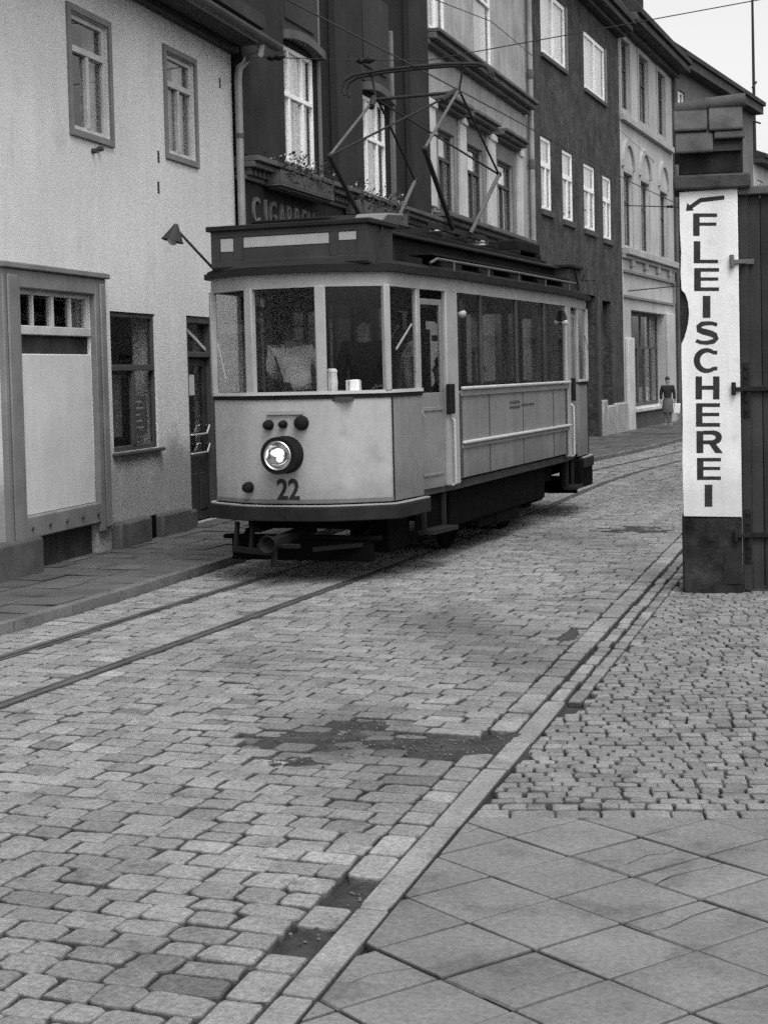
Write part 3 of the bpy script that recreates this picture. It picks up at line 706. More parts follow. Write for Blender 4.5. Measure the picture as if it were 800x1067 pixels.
for (q,d0,wd) in (((293,170,348,200),.5,0),((375,203,425,228),.5,0)):
    a0,zt=F2.px(q[0],q[1],.4); a1,zt2=F2.px(q[2],q[3],.4); zt=(zt+zt2)/2
    fb=thing('flower_box','grey flower box under the left white-curtained window of the cigar house' if q[0]<300 else 'grey flower box under the right white-curtained window behind the pantograph','flower box',F2.P((a0+a1)/2,zt-.3,.3),group='flower boxes on the cigar house')
    b=MB(); F.box(b,a0,a1,zt-.22,zt-.19,.15,.4); F.box(b,a0,a1,zt-.19,zt,.37,.4); F.box(b,a0,a1,zt-.19,zt,.15,.18); F.box(b,a0,a0+.03,zt-.19,zt,.18,.37); F.box(b,a1-.03,a1,zt-.19,zt,.18,.37)
    F.box(b,a0+.05,a1-.05,zt-.25,zt-.221,.18,.36); b.build('box','box2',fb,bevel=.008)
    b=MB(); F.box(b,a0+.04,a1-.04,zt-.18,zt-.04,.19,.36); b.build('soil','earth',fb)
    b=MB(); pt=MB()
    for k in range(1100):
        a=random.uniform(a0,a1); d=random.uniform(.14,.44); hh=.08+.34*(sin(a*6+q[0])*.5+.5)**1.5; z=zt-.04+random.random()*hh+.0
        if random.random()<.06: z=zt-random.random()*.15; d=.43
        c=F.P(a,z,d); s=random.uniform(.015,.034); n1=V((random.gauss(0,1),random.gauss(0,1),random.gauss(0,1))).normalized(); t1=n1.orthogonal().normalized()*s; t2=n1.cross(t1)
        (pt if (random.random()<.35 and hh>.22 and z>zt+.1) else b).add([c-t1,c-t2*.6,c+t1,c+t2*.6],[(0,1,2,3)])
    b.build('foliage','leaf',fb,fixn=False); pt.build('blossom','petal',fb,fixn=False)
roofmesh(F2,0,e2,11.6,.4,14.6,-3.5).build('roof','tile',h2)
# ---- house 3 : pale ornate
F3=fac(F2.P(e2,0),3.5); e3=F3.px(555,390)[0]; F=F3
h3=thing('house','pale ornate house behind the pantograph with three hooded windows','house',F3.P(5,0))
w31=F3.rect([(455,132),(472,142),(473,226),(456,217)]); w32=F3.rect([(485,150),(502,160),(503,238),(487,230)]); w33=F3.rect([(517,166),(533,175),(534,248),(518,242)])
for_=[(.95,2.22,5.18,6.84),(3.3,4.7,5.18,6.84),(6.1,7.7,5.18,6.84)]
UA3=(.56,1.95,8.78,11.2); UB3=(4.22,6.05,8.78,11.2); LO=[(.8,2.4,.9,3.4),(3.4,4.6,.0,3.2),(5.6,8.6,.9,3.4)]
wallR(h3,F3,0,e3,12.4,for_+[UA3,UB3]+LO,'plaster3')
b=MB()
for a0,a1 in ((.0,.62),(2.55,3.05),(5.05,5.75),(8.1,8.6)): F.box(b,a0+.01,a1,5.2,7.3,.0,.09); F.box(b,a0-.0+.01,a1+.05,7.15,7.3,.09,.13)
b.build('pilaster','pil3',h3,bevel=.02)
b=MB()
for o in for_: F.box(b,o[0]-.2,o[1]+.2,6.84,7.28,.0,.03); F.box(b,o[0]-.2,o[0],5.2,6.84,0,.03); F.box(b,o[1],o[1]+.2,5.2,6.84,0,.03)
b.build('window_field','field3',h3)
b=MB()
for o in for_: F.box(b,o[0]-.42,o[1]+.48,7.32,7.40,.0,.30); F.box(b,o[0]-.38,o[1]+.42,7.40,7.48,.0,.38); F.box(b,o[0]-.3,o[1]+.34,7.24,7.32,0,.18)
b.build('window_hood','cornice3',h3,bevel=.015)
for i,o in enumerate(for_):
    window(h3,F3,o,fm='win_dark',transom=.66,mull=(.5,),rec=.06,fw=.09,curtains=((.08,.92,.0,.62,'curtain_grey'),)+(((.05,.95,.70,.97,'curtain'),) if i==1 else ((.4,.95,.72,.9,'curtain'),) if i==2 else ((.05,.95,.68,.97,'curtain_grey'),)))
b=MB(); F.box(b,.55,e3-.9,5.02,5.12,.0,.36); F.box(b,.6,e3-.95,4.92,5.02,.0,.26); F.box(b,.65,e3-1.0,4.82,4.92,.0,.14)
for k in range(7): F.box(b,.8+k*1.15,1.0+k*1.15,4.6,4.82,.0,.18)
b.build('sill_cornice','cornice3',h3,bevel=.015)
b=MB(); F.box(b,.0,e3-.35,8.42,8.54,.0,.30); F.box(b,.0,e3-.35,8.54,8.62,.0,.38); F.box(b,0,e3-.35,8.32,8.42,0,.16); b.build('string_course','cornice3',h3,bevel=.015)
window(h3,F3,UA3,fm='win_white',transom=.6,mull=(.5,),rec=.06,fw=.09,curtains=((.05,.46,0,1,'curtain'),(.54,.95,0,1,'curtain')),double=True)
window(h3,F3,UB3,fm='win_white',transom=.62,mull=(),rec=.06,fw=.09,curtains=((.04,.33,0,.6,'curtain'),(.7,.97,0,.6,'curtain'),(.05,.97,.66,1,'curtain')),double=True)
for o in LO: window(h3,F3,o,fm='win_dark',transom=.75,mull=(.5,),rec=.08,fw=.08)
b=MB(); a=e3-.16
b.path([F.P(a,12.2,.12),F.P(a,6,.12),F.P(a,.2,.12)],.07,10); dp=b.build('downpipe','zinc',h3)
b=MB(); 
for z in (9.35,7.1,5.): b.lathe(F.P(a,z,.12),(0,0,1),[(.08,-.12),(.1,0),(.08,.12)],10)
b.build('pipe_clip','zinc_dark',dp)
roofmesh(F3,0,e3,12.6,.45,15.4,-3.5).build('roof','tile',h3)
# ---- house 4 : dark roughcast
F4=fac(F3.P(e3,0),1.5); e4=F4.px(650,390)[0]; F=F4
h4=thing('house','tall dark roughcast house with bright white upper windows','house',F4.P(6,0))
U=[(1.58,4.5,10.23,12.0),(6.86,9.95,10.15,11.85)]; Lw=[(1.3,2.5,6.13,8.05),(3.78,5.12,6.06,8.0),(6.54,8.12,6.02,7.95),(9.26,10.6,5.93,7.89)]
D4=[(5.4,7.9,-.2,4.1),(8.9,10.2,-.2,4.0)]; S4=[(.7,2.4,.9,3.2),(3.1,4.8,.9,3.2)]
wallR(h4,F4,0,e4,12.75,U+Lw+D4+S4,'plaster4')
for o in U: window(h4,F4,o,fm='win_white',mull=(.5,),rec=.02,fw=.13,curtains=((.03,.97,.0,1,'curtain'),),sill=.12,sillmat='trim_dark',double=True)
b=MB()
for o in U: F.box(b,o[1],o[1]+.22,o[2],o[3],.0,.02)
b.build('reveal_band','field3',h4)
for i,o in enumerate(Lw): window(h4,F4,o,fm='win_white',transom=.62,mull=(.5,),rec=.03,fw=.10,tw=.14,dep=.05,curtains=((.05,.95,.65,1,'curtain'),(.05,.48,0,.6,'curtain_grey'),(.56,.95,.0,.6,'curtain')),sill=.16,sillmat='trim_dark',double=True)
for o in S4: window(h4,F4,o,fm='win_dark',transom=.7,mull=(.5,),rec=.08,fw=.08)
for o in D4:
    b=MB(); F.box(b,o[0],o[1],o[2],o[3],-.38,-.3); 
    for k in (.25,.5,.75): F.box(b,o[0]+(o[1]-o[0])*k-.03,o[0]+(o[1]-o[0])*k+.03,o[2],o[3],-.3,-.27)
    b.build('door','door_wood',h4)
b=MB(); F.box(b,D4[0][1]-.02,D4[0][1]+.25,-.2,4.1,.0,.08); b.build('door_post','trim_dark',h4)
b=MB(); F.box(b,D4[0][1]+.28,D4[1][0]-.05,-.3,.95,.0,.14); F.box(b,D4[1][1]+.05,e4-.05,-.3,.8,.0,.14); F.box(b,.1,D4[0][0]-.1,-.3,.7,.0,.12); F.box(b,D4[1][0],D4[1][1],-.3,.75,-.1,.12); b.build('plinth_block','plinth4',h4,bevel=.05)
b=MB(); F.box(b,0,e4,12.75,12.95,.0,.5); F.box(b,0,e4,12.6,12.75,.0,.25); b.build('eaves_cornice','soffit',h4,bevel=.03)
zr=F4.px(655,4,-2.6)[1]
rf4=roofmesh(F4,0,e4,13.15,.6,zr,-2.6).build('roof','tile',h4)
ca,cz=F4.px(658,2,-2.6); b=MB(); F.box(b,ca-.6,ca+.6,zr-.6,zr+1.6,-3.0,-2.2); b.build('chimney','brick_dark',rf4,bevel=.03)
# ---- house 5 : pale stone with arches
F5=fac(F4.P(e4,0),.5); e5=F5.px(706,390)[0]; F=F5
h5=thing('house','pale stone house with round-arched windows above a dark shopfront','house',F5.P(5,0))
U5=[(.3,1.7,10.42,12.7),(3.25,4.9,10.40,12.7),(6.7,8.2,10.42,12.7)]
A5=[(.35,1.85,5.95,8.35),(3.2,4.75,5.95,8.35),(6.75,8.25,5.95,8.35)]; SH5=(1.3,7.5,.55,3.85)
wallR(h5,F5,0,e5,13.1,U5+A5+[SH5],'stone5')
for o in U5: window(h5,F5,o,fm='win_dark',transom=.6,mull=(.5,),rec=.12,fw=.12,casing=.2,casemat='stone5b',curtains=((.1,.9,0,.5,'curtain_grey'),))
for o in A5: window(h5,F5,o,fm='win_dark',transom=.62,mull=(.5,),rec=.12,fw=.12,casing=.16,casemat='stone5b',curtains=((.05,.95,0,.55,'curtain_grey'),))
b=MB(); t=MB()
for o in A5:
    c=(o[0]+o[1])/2; r_=(o[1]-o[0])/2; zc=o[3]+.16; n=14
    for i in range(n):
        t0,t1=PI*i/n,PI*(i+1)/n
        p=lambda r,tt,d:F.P(c+r*cos(tt),zc+r*sin(tt)*1.02,d)
        b.hexa([p(r_,t0,0),p(r_+.22,t0,0),p(r_+.22,t1,0),p(r_,t1,0),p(r_,t0,.1),p(r_+.22,t0,.1),p(r_+.22,t1,.1),p(r_,t1,.1)])
    t.prism([F.P(c+r_*cos(PI*i/n),zc+r_*sin(PI*i/n)*1.02,.004) for i in range(n+1)],F.n*.02)
b.build('arch_moulding','stone5b',h5); t.build('tympanum','stone5',h5)
b=MB(); F.box(b,.02,e5-.6,9.98,10.2,.0,.16); F.box(b,.02,e5-.6,5.62,5.85,.0,.25); F.box(b,.02,e5-.6,5.5,5.62,.0,.12)
for k in range(4): F.box(b,1.2+k*2.3,1.6+k*2.3,5.28,5.5,.0,.12)
b.build('string_course','stone5b',h5,bevel=.02)
b=MB(); F.box(b,.1,e5-.7,5.05,5.13,.0,.1); F.box(b,e5-.85,e5-.7,4.3,5.05,.0,.1); F.box(b,.1,e5-.7,4.22,4.3,.0,.08); b.build('panel_frame','trim_grey',h5)
sh=window(h5,F5,SH5,fm='shop5',transom=.62,mull=(.2,.4,.6,.8),upper=(.25,.5,.75),rec=.3,fw=.14,curtains=((.2,.8,.02,.2,'curtain_grey'),))
b=MB(); F.box(b,.25,1.25,-.3,2.9,.0,.12); b.build('shop_pier','pil3',h5,bevel=.03)
b=MB(); F.box(b,SH5[1]+.05,e5-1.,-.3,3.9,.0,.12); b.build('shop_pier','stone5',h5,bevel=.03)
b=MB(); F.box(b,1.3,SH5[1]+.0,-.3,.35,.0,.1); b.build('stall_riser','shop5',h5,bevel=.03)
b=MB(); F.box(b,1.25,SH5[1]+.05,.40,.55,.0,.22); b.build('sill','pil3',h5,bevel=.03)
b=MB(); b.path([F.P(e5-.3,12.9,.12),F.P(e5-.3,.1,.12)],.1,10); b.build('downpipe','zinc_dark',h5)
b=MB(); F.box(b,-.2,e5+.1,13.1,13.35,.0,.65); F.box(b,0,e5,12.9,13.1,.0,.25); b.build('eaves_cornice','soffit',h5,bevel=.03)
zr=F5.px(688,27,-2.6)[1]
roofmesh(F5,0,e5,13.55,.75,zr,-2.6).build('roof','tile',h5)
# ---- house 6 : grey, far
F6=fac(F5.P(e5,0),-4.6); F=F6; e6=F6.px(784,120)[0]
h6=thing('house','grey rendered far house with dark sloping roof behind the gate pillar','house',F6.P(6,0))
w6=[(.5,1.75,12.0,12.65),(3.2,4.5,9.6,11.6),(6,7.3,9.6,11.6),(3.2,4.5,5.6,7.8),(6,7.3,5.6,7.8),(9,10.3,9.6,11.6)]
wallR(h6,F6,0,e6,13.5,w6,'plaster6')
for i,o in enumerate(w6): window(h6,F6,o,fm='win_white',mull=(.5,),rec=.08,fw=.1,curtains=((.05,.95,0,1,'curtain'),) if i==0 else ())
b=MB(); F.box(b,-.2,e6,13.4,13.77,.0,.5); b.build('eaves_cornice','soffit',h6)
zr=F6.px(745,72,-2.0)[1]
roofmesh(F6,-.1,e6+.1,13.95,.6,max(zr,14.3),-2.0).build('roof','tile',h6)
F7=fac(F6.P(e6,0),-6); F=F7; e7=14
h7=thing('house','low far house with pale wall glimpsed to the right of the pillar cap','house',F7.P(6,0))
z7=F7.px(788,158,.5)[1]
w7=[(.6,1.9,z7-2.6,z7-1.0),(3.2,4.6,z7-2.6,z7-1),(6.2,7.6,z7-2.6,z7-1)]
wallR(h7,F7,0,e7,z7-.2,w7,'stone5')
for o in w7: window(h7,F7,o,fm='win_white',mull=(.5,),rec=.08,fw=.1,curtains=((.05,.95,0,1,'curtain'),))
b=MB(); F.box(b,0,e7,z7-.3,z7-.05,.0,.5); b.build('eaves_cornice','soffit',h7)
rf7=roofmesh(F7,0,e7,z7+.1,.6,z7+1.2,-2.2).build('roof','tile',h7)
ma,mz=F7.px(786,140,-1.6)
mast=thing('roof_mast','thin bare mast standing against the sky on the far roof','aerial mast',F7.P(ma,z7+.6,-1.6))
b=MB(); zt=F7.px(783,0,-1.6)[1]; b.tube(F7.P(ma,z7+.3,-1.6),F7.P(ma-.1,zt+3,-1.6),.09,8,.05); b.build('pole','panto',mast)
b=MB(); z_=F7.px(786,127,-1.6)[1]; b.tube(F7.P(ma-.8,z_,-1.6),F7.P(ma+1.2,z_+.1,-1.6),.05); z_=F7.px(786,88,-1.6)[1]; b.tube(F7.P(ma-.3,z_-.2,-1.6),F7.P(ma+.5,z_+.2,-1.6),.05); b.build('cross_arm','panto',mast)
# ---- right row, just outside the frame (added to shade the street)
FR=Fac((-1.4,21),(0.0,1),(-1,.0)); F=FR
h8=thing('house','unseen plain house row on the right, added to shade the street','house',FR.P(10,0))
w8=[(1.5+k*3.,2.7+k*3.,z,z+1.7) for k in range(10) for z in (.9,4.2)]
wall_mesh(FR,.0,31,-.35,6.6,w8).build('wall','plaster3',h8,fixn=False)
for o in w8: 
    b=MB(); F.box(b,o[0],o[1],o[2],o[3],-.14,-.10); b.build('window','curtain_grey',h8)
roofmesh(FR,0,31,6.7,.4,8.,-3.5).build('roof','tile',h8)
FB=Fac((-16,-9),(1,0),(0,1)); F=FB  # house added behind the camera to block low light on the tram
h9=thing('house','unseen plain house front behind the viewer, added to shade the street','house',FB.P(12,0))
w9=[(1.5+k*3.,2.7+k*3.,z,z+1.7) for k in range(8) for z in (.9,4.2)]
wall_mesh(FB,.0,26,-.35,8.0,w9).build('wall','plaster3',h9,fixn=False)
for o in w9:
    b=MB(); F.box(b,o[0],o[1],o[2],o[3],-.14,-.10); b.build('window','curtain_grey',h9)
roofmesh(FB,0,26,8.2,.4,10.,-3.5).build('roof','tile',h9)
# ---------------------------------------------------------------- gate pillar and gate
a=R(10); pO=gnd(711.5,618); FP=Fac((pO.x,pO.y),(cos(a),sin(a)),(sin(a),-cos(a))); F=FP
PW=FP.px(771,400)[0]; PL=FP.px(709.5,400)[0]
z_b=FP.px(740,539)[1]; z_t=FP.px(738,197)[1]
pil=thing('gate_pillar','tall masonry gate pillar with white painted vertical lettering and tiled cap','gate pillar',FP.P(PW/2,0))
b=MB(); F.box(b,.0,PW,-.05,z_b,-.46,.0); b.build('base','base_dark',pil,bevel=.02)
b=MB()
for pts in ([(.02,.02),(.19,.04),(.30,.10),(PW-.01,.03),(PW-.01,.0),(.02,-.02)],[(PW*.66,.08),(PW-.01,.08),(PW-.01,z_b-.2),(PW*.72,z_b-.26)]):
    b.prism([F.P(x,z,.002) for x,z in pts],F.n*.006)
b.build('tar_stain','brick_dark',pil)
b=MB(); F.box(b,.012,PW-.01,z_b,z_t+.02,-.45,-.012); b.build('core','brick_dark',pil)
def E_(x,y): q=FP.px(x,y); return q
left=[(712,538)]+[(711.6,520),(710.6,480),(711,440),(710.2,400),(709.6,370),(709.8,358),(712.8,352),(714.8,345),(716.8,336),(717.6,326),(716.4,314),(713.6,306),(709.8,302),(708.8,285),(709.4,262),(708,240),(707.6,200)]
pts=[FP.px(x,y) for x,y in left]+[(PW,z_t),(PW,z_b)]
b=MB(); b.prism([F.P(x,z,-.012) for x,z in pts],F.n*.020); wp=b.build('plaster_face','sign_white',pil,bevel=.004)
# letters
def quadpx(mb,q):  mb.prism([F.P(*FP.px(x,y,.008),.0082) for x,y in q],F.n*.0012)
def stroke(mb,pts,w0):   # thick polyline in unit box, joined
    n=len(pts); l=[];r=[]
    for i,p in enumerate(pts):
        p=V(p); d=(V(pts[min(i+1,n-1)])-V(pts[max(i-1,0)])).normalized(); nn=V((-d.y,d.x)); ww=w0(i/(n-1)) if callable(w0) else w0
        l.append(p+nn*ww/2); r.append(p-nn*ww/2)
    return l,r
def letter(ch,x0,x1,y0,y1):
    mb=MB(); X=lambda u:x0+(x1-x0)*u; Yp=lambda v:y1+(y0-y1)*v
    def rc(u0,v0,u1,v1): quadpx(mb,[(X(u0),Yp(v0)),(X(u1),Yp(v0)),(X(u1),Yp(v1)),(X(u0),Yp(v1))])
    def st(pts,w0):
        # work in pixel aspect so that stroke width is even
        asp=(y1-y0)/(x1-x0); pp=[(u,v*asp) for u,v in pts]; l,r=stroke(mb,pp,w0); 
        for i in range(len(pp)-1):
            q=[l[i],r[i],r[i+1],l[i+1]]; quadpx(mb,[(X(p.x),Yp(p.y/asp)) for p in q])
    S=.27; T=.16
    if ch in 'FEL':
        rc(0,0,S,1)
        if ch in 'FE': rc(S,1-T,1,1); rc(S,.45,.97,.45+T*.9)
        if ch in 'EL': rc(S,0,1,T)
    if ch=='I': rc(0,0,1,1)
    if ch=='H': rc(0,0,S,1); rc(1-S,0,1,1); rc(S,.42,1-S,.42+T*1.1)
    if ch=='S':
        P=[(.92,.86),(.72,.93),(.5,.935),(.28,.90),(.15,.78),(.17,.64),(.36,.56),(.62,.49),(.82,.40),(.88,.26),(.76,.12),(.5,.065),(.26,.075),(.04,.16)]
        st(P,lambda k:.15+.11*sin(PI*k)**2)
    if ch=='C':
        P=[(.95,.83)]+[(.53+.42*cos(t),.5+.43*sin(t)) for t in [R(q) for q in range(52,309,16)]]+[(.95,.17)]
        st(P,lambda k:.15+.11*sin(PI*k)**2)
    if ch=='R':
        rc(0,0,S,1)
        P=[(S,.93),(.6,.93)]+[(.62+.26*cos(t),.71+.22*sin(t)) for t in [R(q) for q in range(80,-91,-20)]]+[(.6,.49),(S,.49)]
        st(P,lambda k:.15+.1*sin(PI*k)**2)
        quadpx(mb,[(X(.48),Yp(.44)),(X(.74),Yp(.44)),(X(1.04),Yp(0)),(X(.74),Yp(0))])
    return mb.build('letter','sign_ink',wp)
for ch,x0,x1,y0,y1 in (('F',722,747,222,245.5),('L',722.6,748,251,274),('E',723,749,279,303),('I',732,740,308,331),('S',724,749,335,358.5),('C',723,748.5,363,388),('H',724.5,749.5,392,416),
    ('E',725,750,420,444.5),('R',725.5,752,449,472),('E',726,751,477,500),('I',734,742,505,528)): letter(ch,x0,x1,y0,y1)
mb=MB()
quadpx(mb,[(729,206),(754.5,203.2),(754.5,207.6),(730,210.5)]); quadpx(mb,[(729,206),(730.2,210.5),(720.5,217.5),(717.5,214)]); quadpx(mb,[(714.5,219.5),(715.8,211),(723,218.8)]); mb.build('arrow','sign_ink',wp)
# cap
zl0,zl1=FP.px(740,197,.04)[1],FP.px(740,181,.04)[1]; zn=FP.px(740,157,.0)[1]
cl=FP.px(701,188,.06)[0]; crr=FP.px(782,186,.06)[0]
b=MB(); F.box(b,cl,crr,zl0+.002,zl1,-.50,.06); b.build('ledge','stone_ledge',pil,bevel=.02)
b=MB(); F.box(b,cl+.05,crr-.06,zl1,zn+.1,-.46,.015); b.build('neck','brick_dark',pil,bevel=.015)
# little gabled tile roof over the cap
ze=FP.px(725,160,.10)[1]; tl=FP.px(702,150,.10)[0]; tr=FP.px(776,140,.1)[0]
zr_=FP.px(740,112,-.22)[1]; dr_=-.22
cp=MB()
cp.prism([F.P(tl+.03,ze+.02,.06),F.P(tl+.03,zr_-.02,dr_),F.P(tl+.03,ze+.02,-.5)],F.t*(tr-tl-.06)); rfm=cp.build('cap_roof','brick_dark',pil)
slope=lambda k,up=0:(ze+(zr_-ze)*k+up*.7,.10+(dr_-.10)*k+up*.7)
def tilepatch(mb,a0,a1,k0,k1,up0,up1,th=.02,tone=1.):
    mb.cur=tone
    z0,d0=slope(k0,up0); z1,d1=slope(k1,up1)
    mb.hexa([F.P(a0,z0-th*.7,d0-th*.7),F.P(a1,z0-th*.7,d0-th*.7),F.P(a1,z1-th*.7,d1-th*.7),F.P(a0,z1-th*.7,d1-th*.7),F.P(a0,z0,d0),F.P(a1,z0,d0),F.P(a1,z1,d1),F.P(a0,z1,d1)])
tm=MB(); n=2; wdt=(tr-tl)/n
for r_,(k0,k1,u0_,u1_) in enumerate(((0,.52,.035,.01),(.42,1.02,.055,.03))):
    for i in range(n):
        off=wdt*.03*random.uniform(-1,1); a0=tl+i*wdt+.004; a1=tl+(i+1)*wdt-.004
        kk0=k0+random.uniform(-.02,.02)
        if r_==0 and i==1:  kk0=.24
        tilepatch(tm,a0+off+(.03 if r_==0 and i else 0),a1+off+(.03 if r_==0 and not i else 0),kk0,k1,u0_+.012*i*(1-r_),u1_,th=.03,tone=(1.1,.85,1.,1.2)[2*r_+i])
tm.build('cap_tiles','tile_pale',rfm,bevel=.014)
rg=MB()
for i,(a0,a1,dz) in enumerate(((tl+.01,tl+(tr-tl)*.47,-.012),(tl+(tr-tl)*.45,tr+.02,.02))):
    rg.cur=1.1 if i else .85
    rg.tube(F.P(a0,zr_+.005+dz,dr_),F.P(a1,zr_+.02+dz,dr_),.062,14,.07)
rg.build('ridge_tile','tile_pale',rfm)
# back slope tiles
tm=MB()
tm.hexa([F.P(tl,ze,-.56),F.P(tr,ze,-.56),F.P(tr,zr_,dr_-.0),F.P(tl,zr_,dr_-.0),F.P(tl,ze+.03,-.58),F.P(tr,ze+.03,-.58),F.P(tr,zr_+.03,dr_-.01),F.P(tl,zr_+.03,dr_-.01)]); tm.build('back_tiles','tile_pale',rfm)
# gate
gt=thing('wooden_gate','dark vertical-board wooden gate hung on the lettered pillar','gate',FP.P(PW+.7,0,-.06))
zt=FP.px(785,203,-.05)[1]
b=MB(); x=PW+.085; k=0
while x<PW+1.5:
    wd=random.uniform(.10,.15); b.cur=random.gauss(1,.15); F.box(b,x,x+wd-.006,.03,zt,-.10+random.uniform(-.004,.004),-.07); x+=wd
b.build('board_panel','gate',gt,bevel=.004)
b=MB(); F.box(b,PW+.09,PW+1.5,.05,zt-.02,-.135,-.11); b.build('backing_board','gate',gt)
b=MB(); F.box(b,PW+.006,PW+.083,.02,zt,-.12,-.045); b.build('stile','gate',gt,bevel=.006)
b=MB(); F.box(b,PW+.0,PW+1.5,zt+.002,zt+.075,-.14,.0); b.build('top_rail','gate_rail',gt,bevel=.01)
for (yy,big) in ((272,0),(405,1),(558,1)):
    z=FP.px(785,yy)[1]
    b=MB(); F.box(b,PW+.03,PW+(1.2 if big else .13),z-.022,z+.022,-.065 if not big else -.068,-.03); b.tube(F.P(PW-.055,z-.05,.035),F.P(PW-.055,z+.06,.035),.02,8); b.bar(F.P(PW-.07,z-.0,.03),F.P(PW+.06,z,-.0),.03,.035); b.bar(F.P(PW+.05,z,.0),F.P(PW+.05,z,-.05),.03,.035)
    hp=b.build('hinge','iron' if yy!=272 else 'gate_rail',gt,bevel=.004)
    if big:
        b=MB(); F.box(b,PW+.025,PW+.078,z-.24,z+.22,-.046,-.036); 
        for dz in (-.19,-.1,.1,.18): b.lathe(F.P(PW+.05,z+dz,-.036),F.n,[(.017,0),(.012,.012)],8)
        b.build('hinge_plate','iron',hp)
# ---------------------------------------------------------------- overhead wires
def wire(name,label,pts,r=.006,ins=()):
    t=thing(name,label,'overhead wire',pts[0],group='overhead wires above the street'); b=MB(); b.path(pts,r,5); b.build('wire','wire',t)
    if ins:
        for p in ins:
            b=MB(); d=(V(pts[-1])-V(pts[0])).normalized(); b.lathe(V(p)-d*.14,d,[(.012,0),(.03,.03),(.05,.08),(.03,.11),(.05,.17),(.05,.2),(.03,.25),(.012,.28)],8); b.build('insulator','iron',t)
    return t
def onX(x,y,X): d=ray(x,y); return EYE+d*(X/d.x)
cw1=[onX(314,0,-6.12),onX(440,59.5,-6.12)]
sl_=(cw1[1]-cw1[0]); zc=5.44
wire('contact_wire','contact wire running along the street over the tram bow',[V((-6.05,2,zc+.05)),V((-6.1,12,zc+.02)),V((-6.12,17.2,5.435)),V((-6.3,30,5.42)),V((-6.2,48,5.45)),V((-4.5,66,5.5))],.009)
pA=F2.P(.35,F2.px(270,58,.1)[1],.1)
pC=V((-6.12,atY(448,63,19.).y,5.55))
wq=F2.px(272,58,.15)
p0=F2.P(F2.px(266,58,.14)[0],F2.px(266,58,.14)[1],.14)
def along(x,y,base,nrm):   # point on the vertical plane through base across the street
    d=ray(x,y); k=(base-EYE).dot(nrm)/d.dot(nrm); return EYE+d*k
nr=V((.0,1,0))
p1=along(302,60,p0,nr); p2=along(381,62.5,p0,nr); p3=along(448,62,p0,nr); p4=along(640,27,p0,nr); p5=along(830,-8,p0,nr)
wire('span_wire','span wire with dark insulators from the cigar house across the street',[p0,p1,p2,p3,p4,p5],.007,ins=(p0+(p1-p0)*.6,p2))
c0=F5.P(.0,F5.px(646,212,.1)[1],.1); wire('span_wire','thin span wire in front of the arched windows of the stone house',[c0,along(705,215.5,c0,nr),along(790,212,c0,nr)],.018,ins=(along(698,215,c0,nr),))
c0=F5.P(.3,F5.px(648,302,.1)[1],.1); wire('span_wire','thin span wire low over the shopfront sign panel',[c0,along(703,298,c0,nr),along(790,290,c0,nr)],.018)
wire('feeder_wire','second thin wire running high past the pale ornate house',[atY(430,-10,20),atY(512,22,27),atY(560,62,32),atY(640,130,46),atY(700,185,64)],.008)
# ---------------------------------------------------------------- tram (local: x right, y along, z up; front at -y)
TR=thing('tram','ivory single-deck electric tram number 22 with raised pantograph on the rails','tram',(-6.095,17.57,0),R(.4))
def half(off=0):   # right half outline from front centre to rear centre
    p=[(0,-4.29),(.36,-4.26),(.62,-4.13),(.86,-3.97),(.905,-3.90),(.925,-3.72),(.955,-3.2),(1.03,-2.37),(1.03,0)]
    out=[]
    for i,(x,y) in enumerate(p):
        a=V(p[max(i-1,0)]); b=V(p[min(i+1,len(p)-1)]); d=(b-a); 
        if i==0: d=V((1,0))
        if i==len(p)-1: d=V((0,1))
        d.normalize(); out.append((x+d.y*off,y-d.x*off))
    return out
def fine(pts,k=5):   # Catmull-Rom through the plan points
    out=[]
    for i in range(len(pts)-1):
        p0=V(pts[i-1]) if i>0 else V((-pts[1][0],pts[1][1])); p1=V(pts[i]); p2=V(pts[i+1]); p3=V(pts[i+2]) if i+2<len(pts) else p2*2-p1
        for j in range(k):
            t=j/k; q=.5*((2*p1)+(p2-p0)*t+(2*p0-5*p1+4*p2-p3)*t*t+(3*p1-p0-3*p2+p3)*t**3); out.append((q.x,q.y))
    out.append(tuple(pts[-1])); return out
def outline(off=0):
    h=half(off); h=fine(h[:7],4)+h[7:]; right=h[:-1]+[(x,-y) for x,y in h[:-1][::-1]]
    left=[(-x,y) for x,y in right[::-1]][1:-1]
    return right+left
def ring(mb,o_out,o_in,z0,z1,closed=True):
    A=outline(o_out);B=outline(o_in);n=len(A)
    mb.add([(*p,z) for L_ in (A,B) for z in (z0,z1) for p in L_],
      [q for i in range(n) for j in [(i+1)%n] for q in ((i,j,n+j,n+i),(2*n+i,3*n+i,3*n+j,2*n+j),(n+i,n+j,3*n+j,3*n+i),(i,2*n+i,2*n+j,j))])
def plate(mb,off,z0,z1):
    A=outline(off); mb.prism([(x,y,z0) for x,y in A],(0,0,z1-z0))
def shell(mb,idx,z0,z1,o1=0,o0=-.035,sx=1,sy=1,z0b=None):   # curved panel along half outline indices
    K=4; A=fine(half(o1),K);B=fine(half(o0),K); rng=range(idx[0]*K,idx[-1]*K+1); vs=[]
    for i in rng:
        for (x,y) in (A[i],B[i]): vs+=[(x*sx,y*sy,z0),(x*sx,y*sy,z1)]
    n=len(list(rng)); fs=[]
    for i in range(n-1):
        a,b_=4*i,4*i+4
        fs+=[(a,b_,b_+1,a+1),(a+2,a+3,b_+3,b_+2),(a+1,b_+1,b_+3,a+3),(a,a+2,b_+2,b_)]
    fs+=[(0,1,3,2),(4*n-4,4*n-2,4*n-1,4*n-3)]
    mb.add(vs,fs)
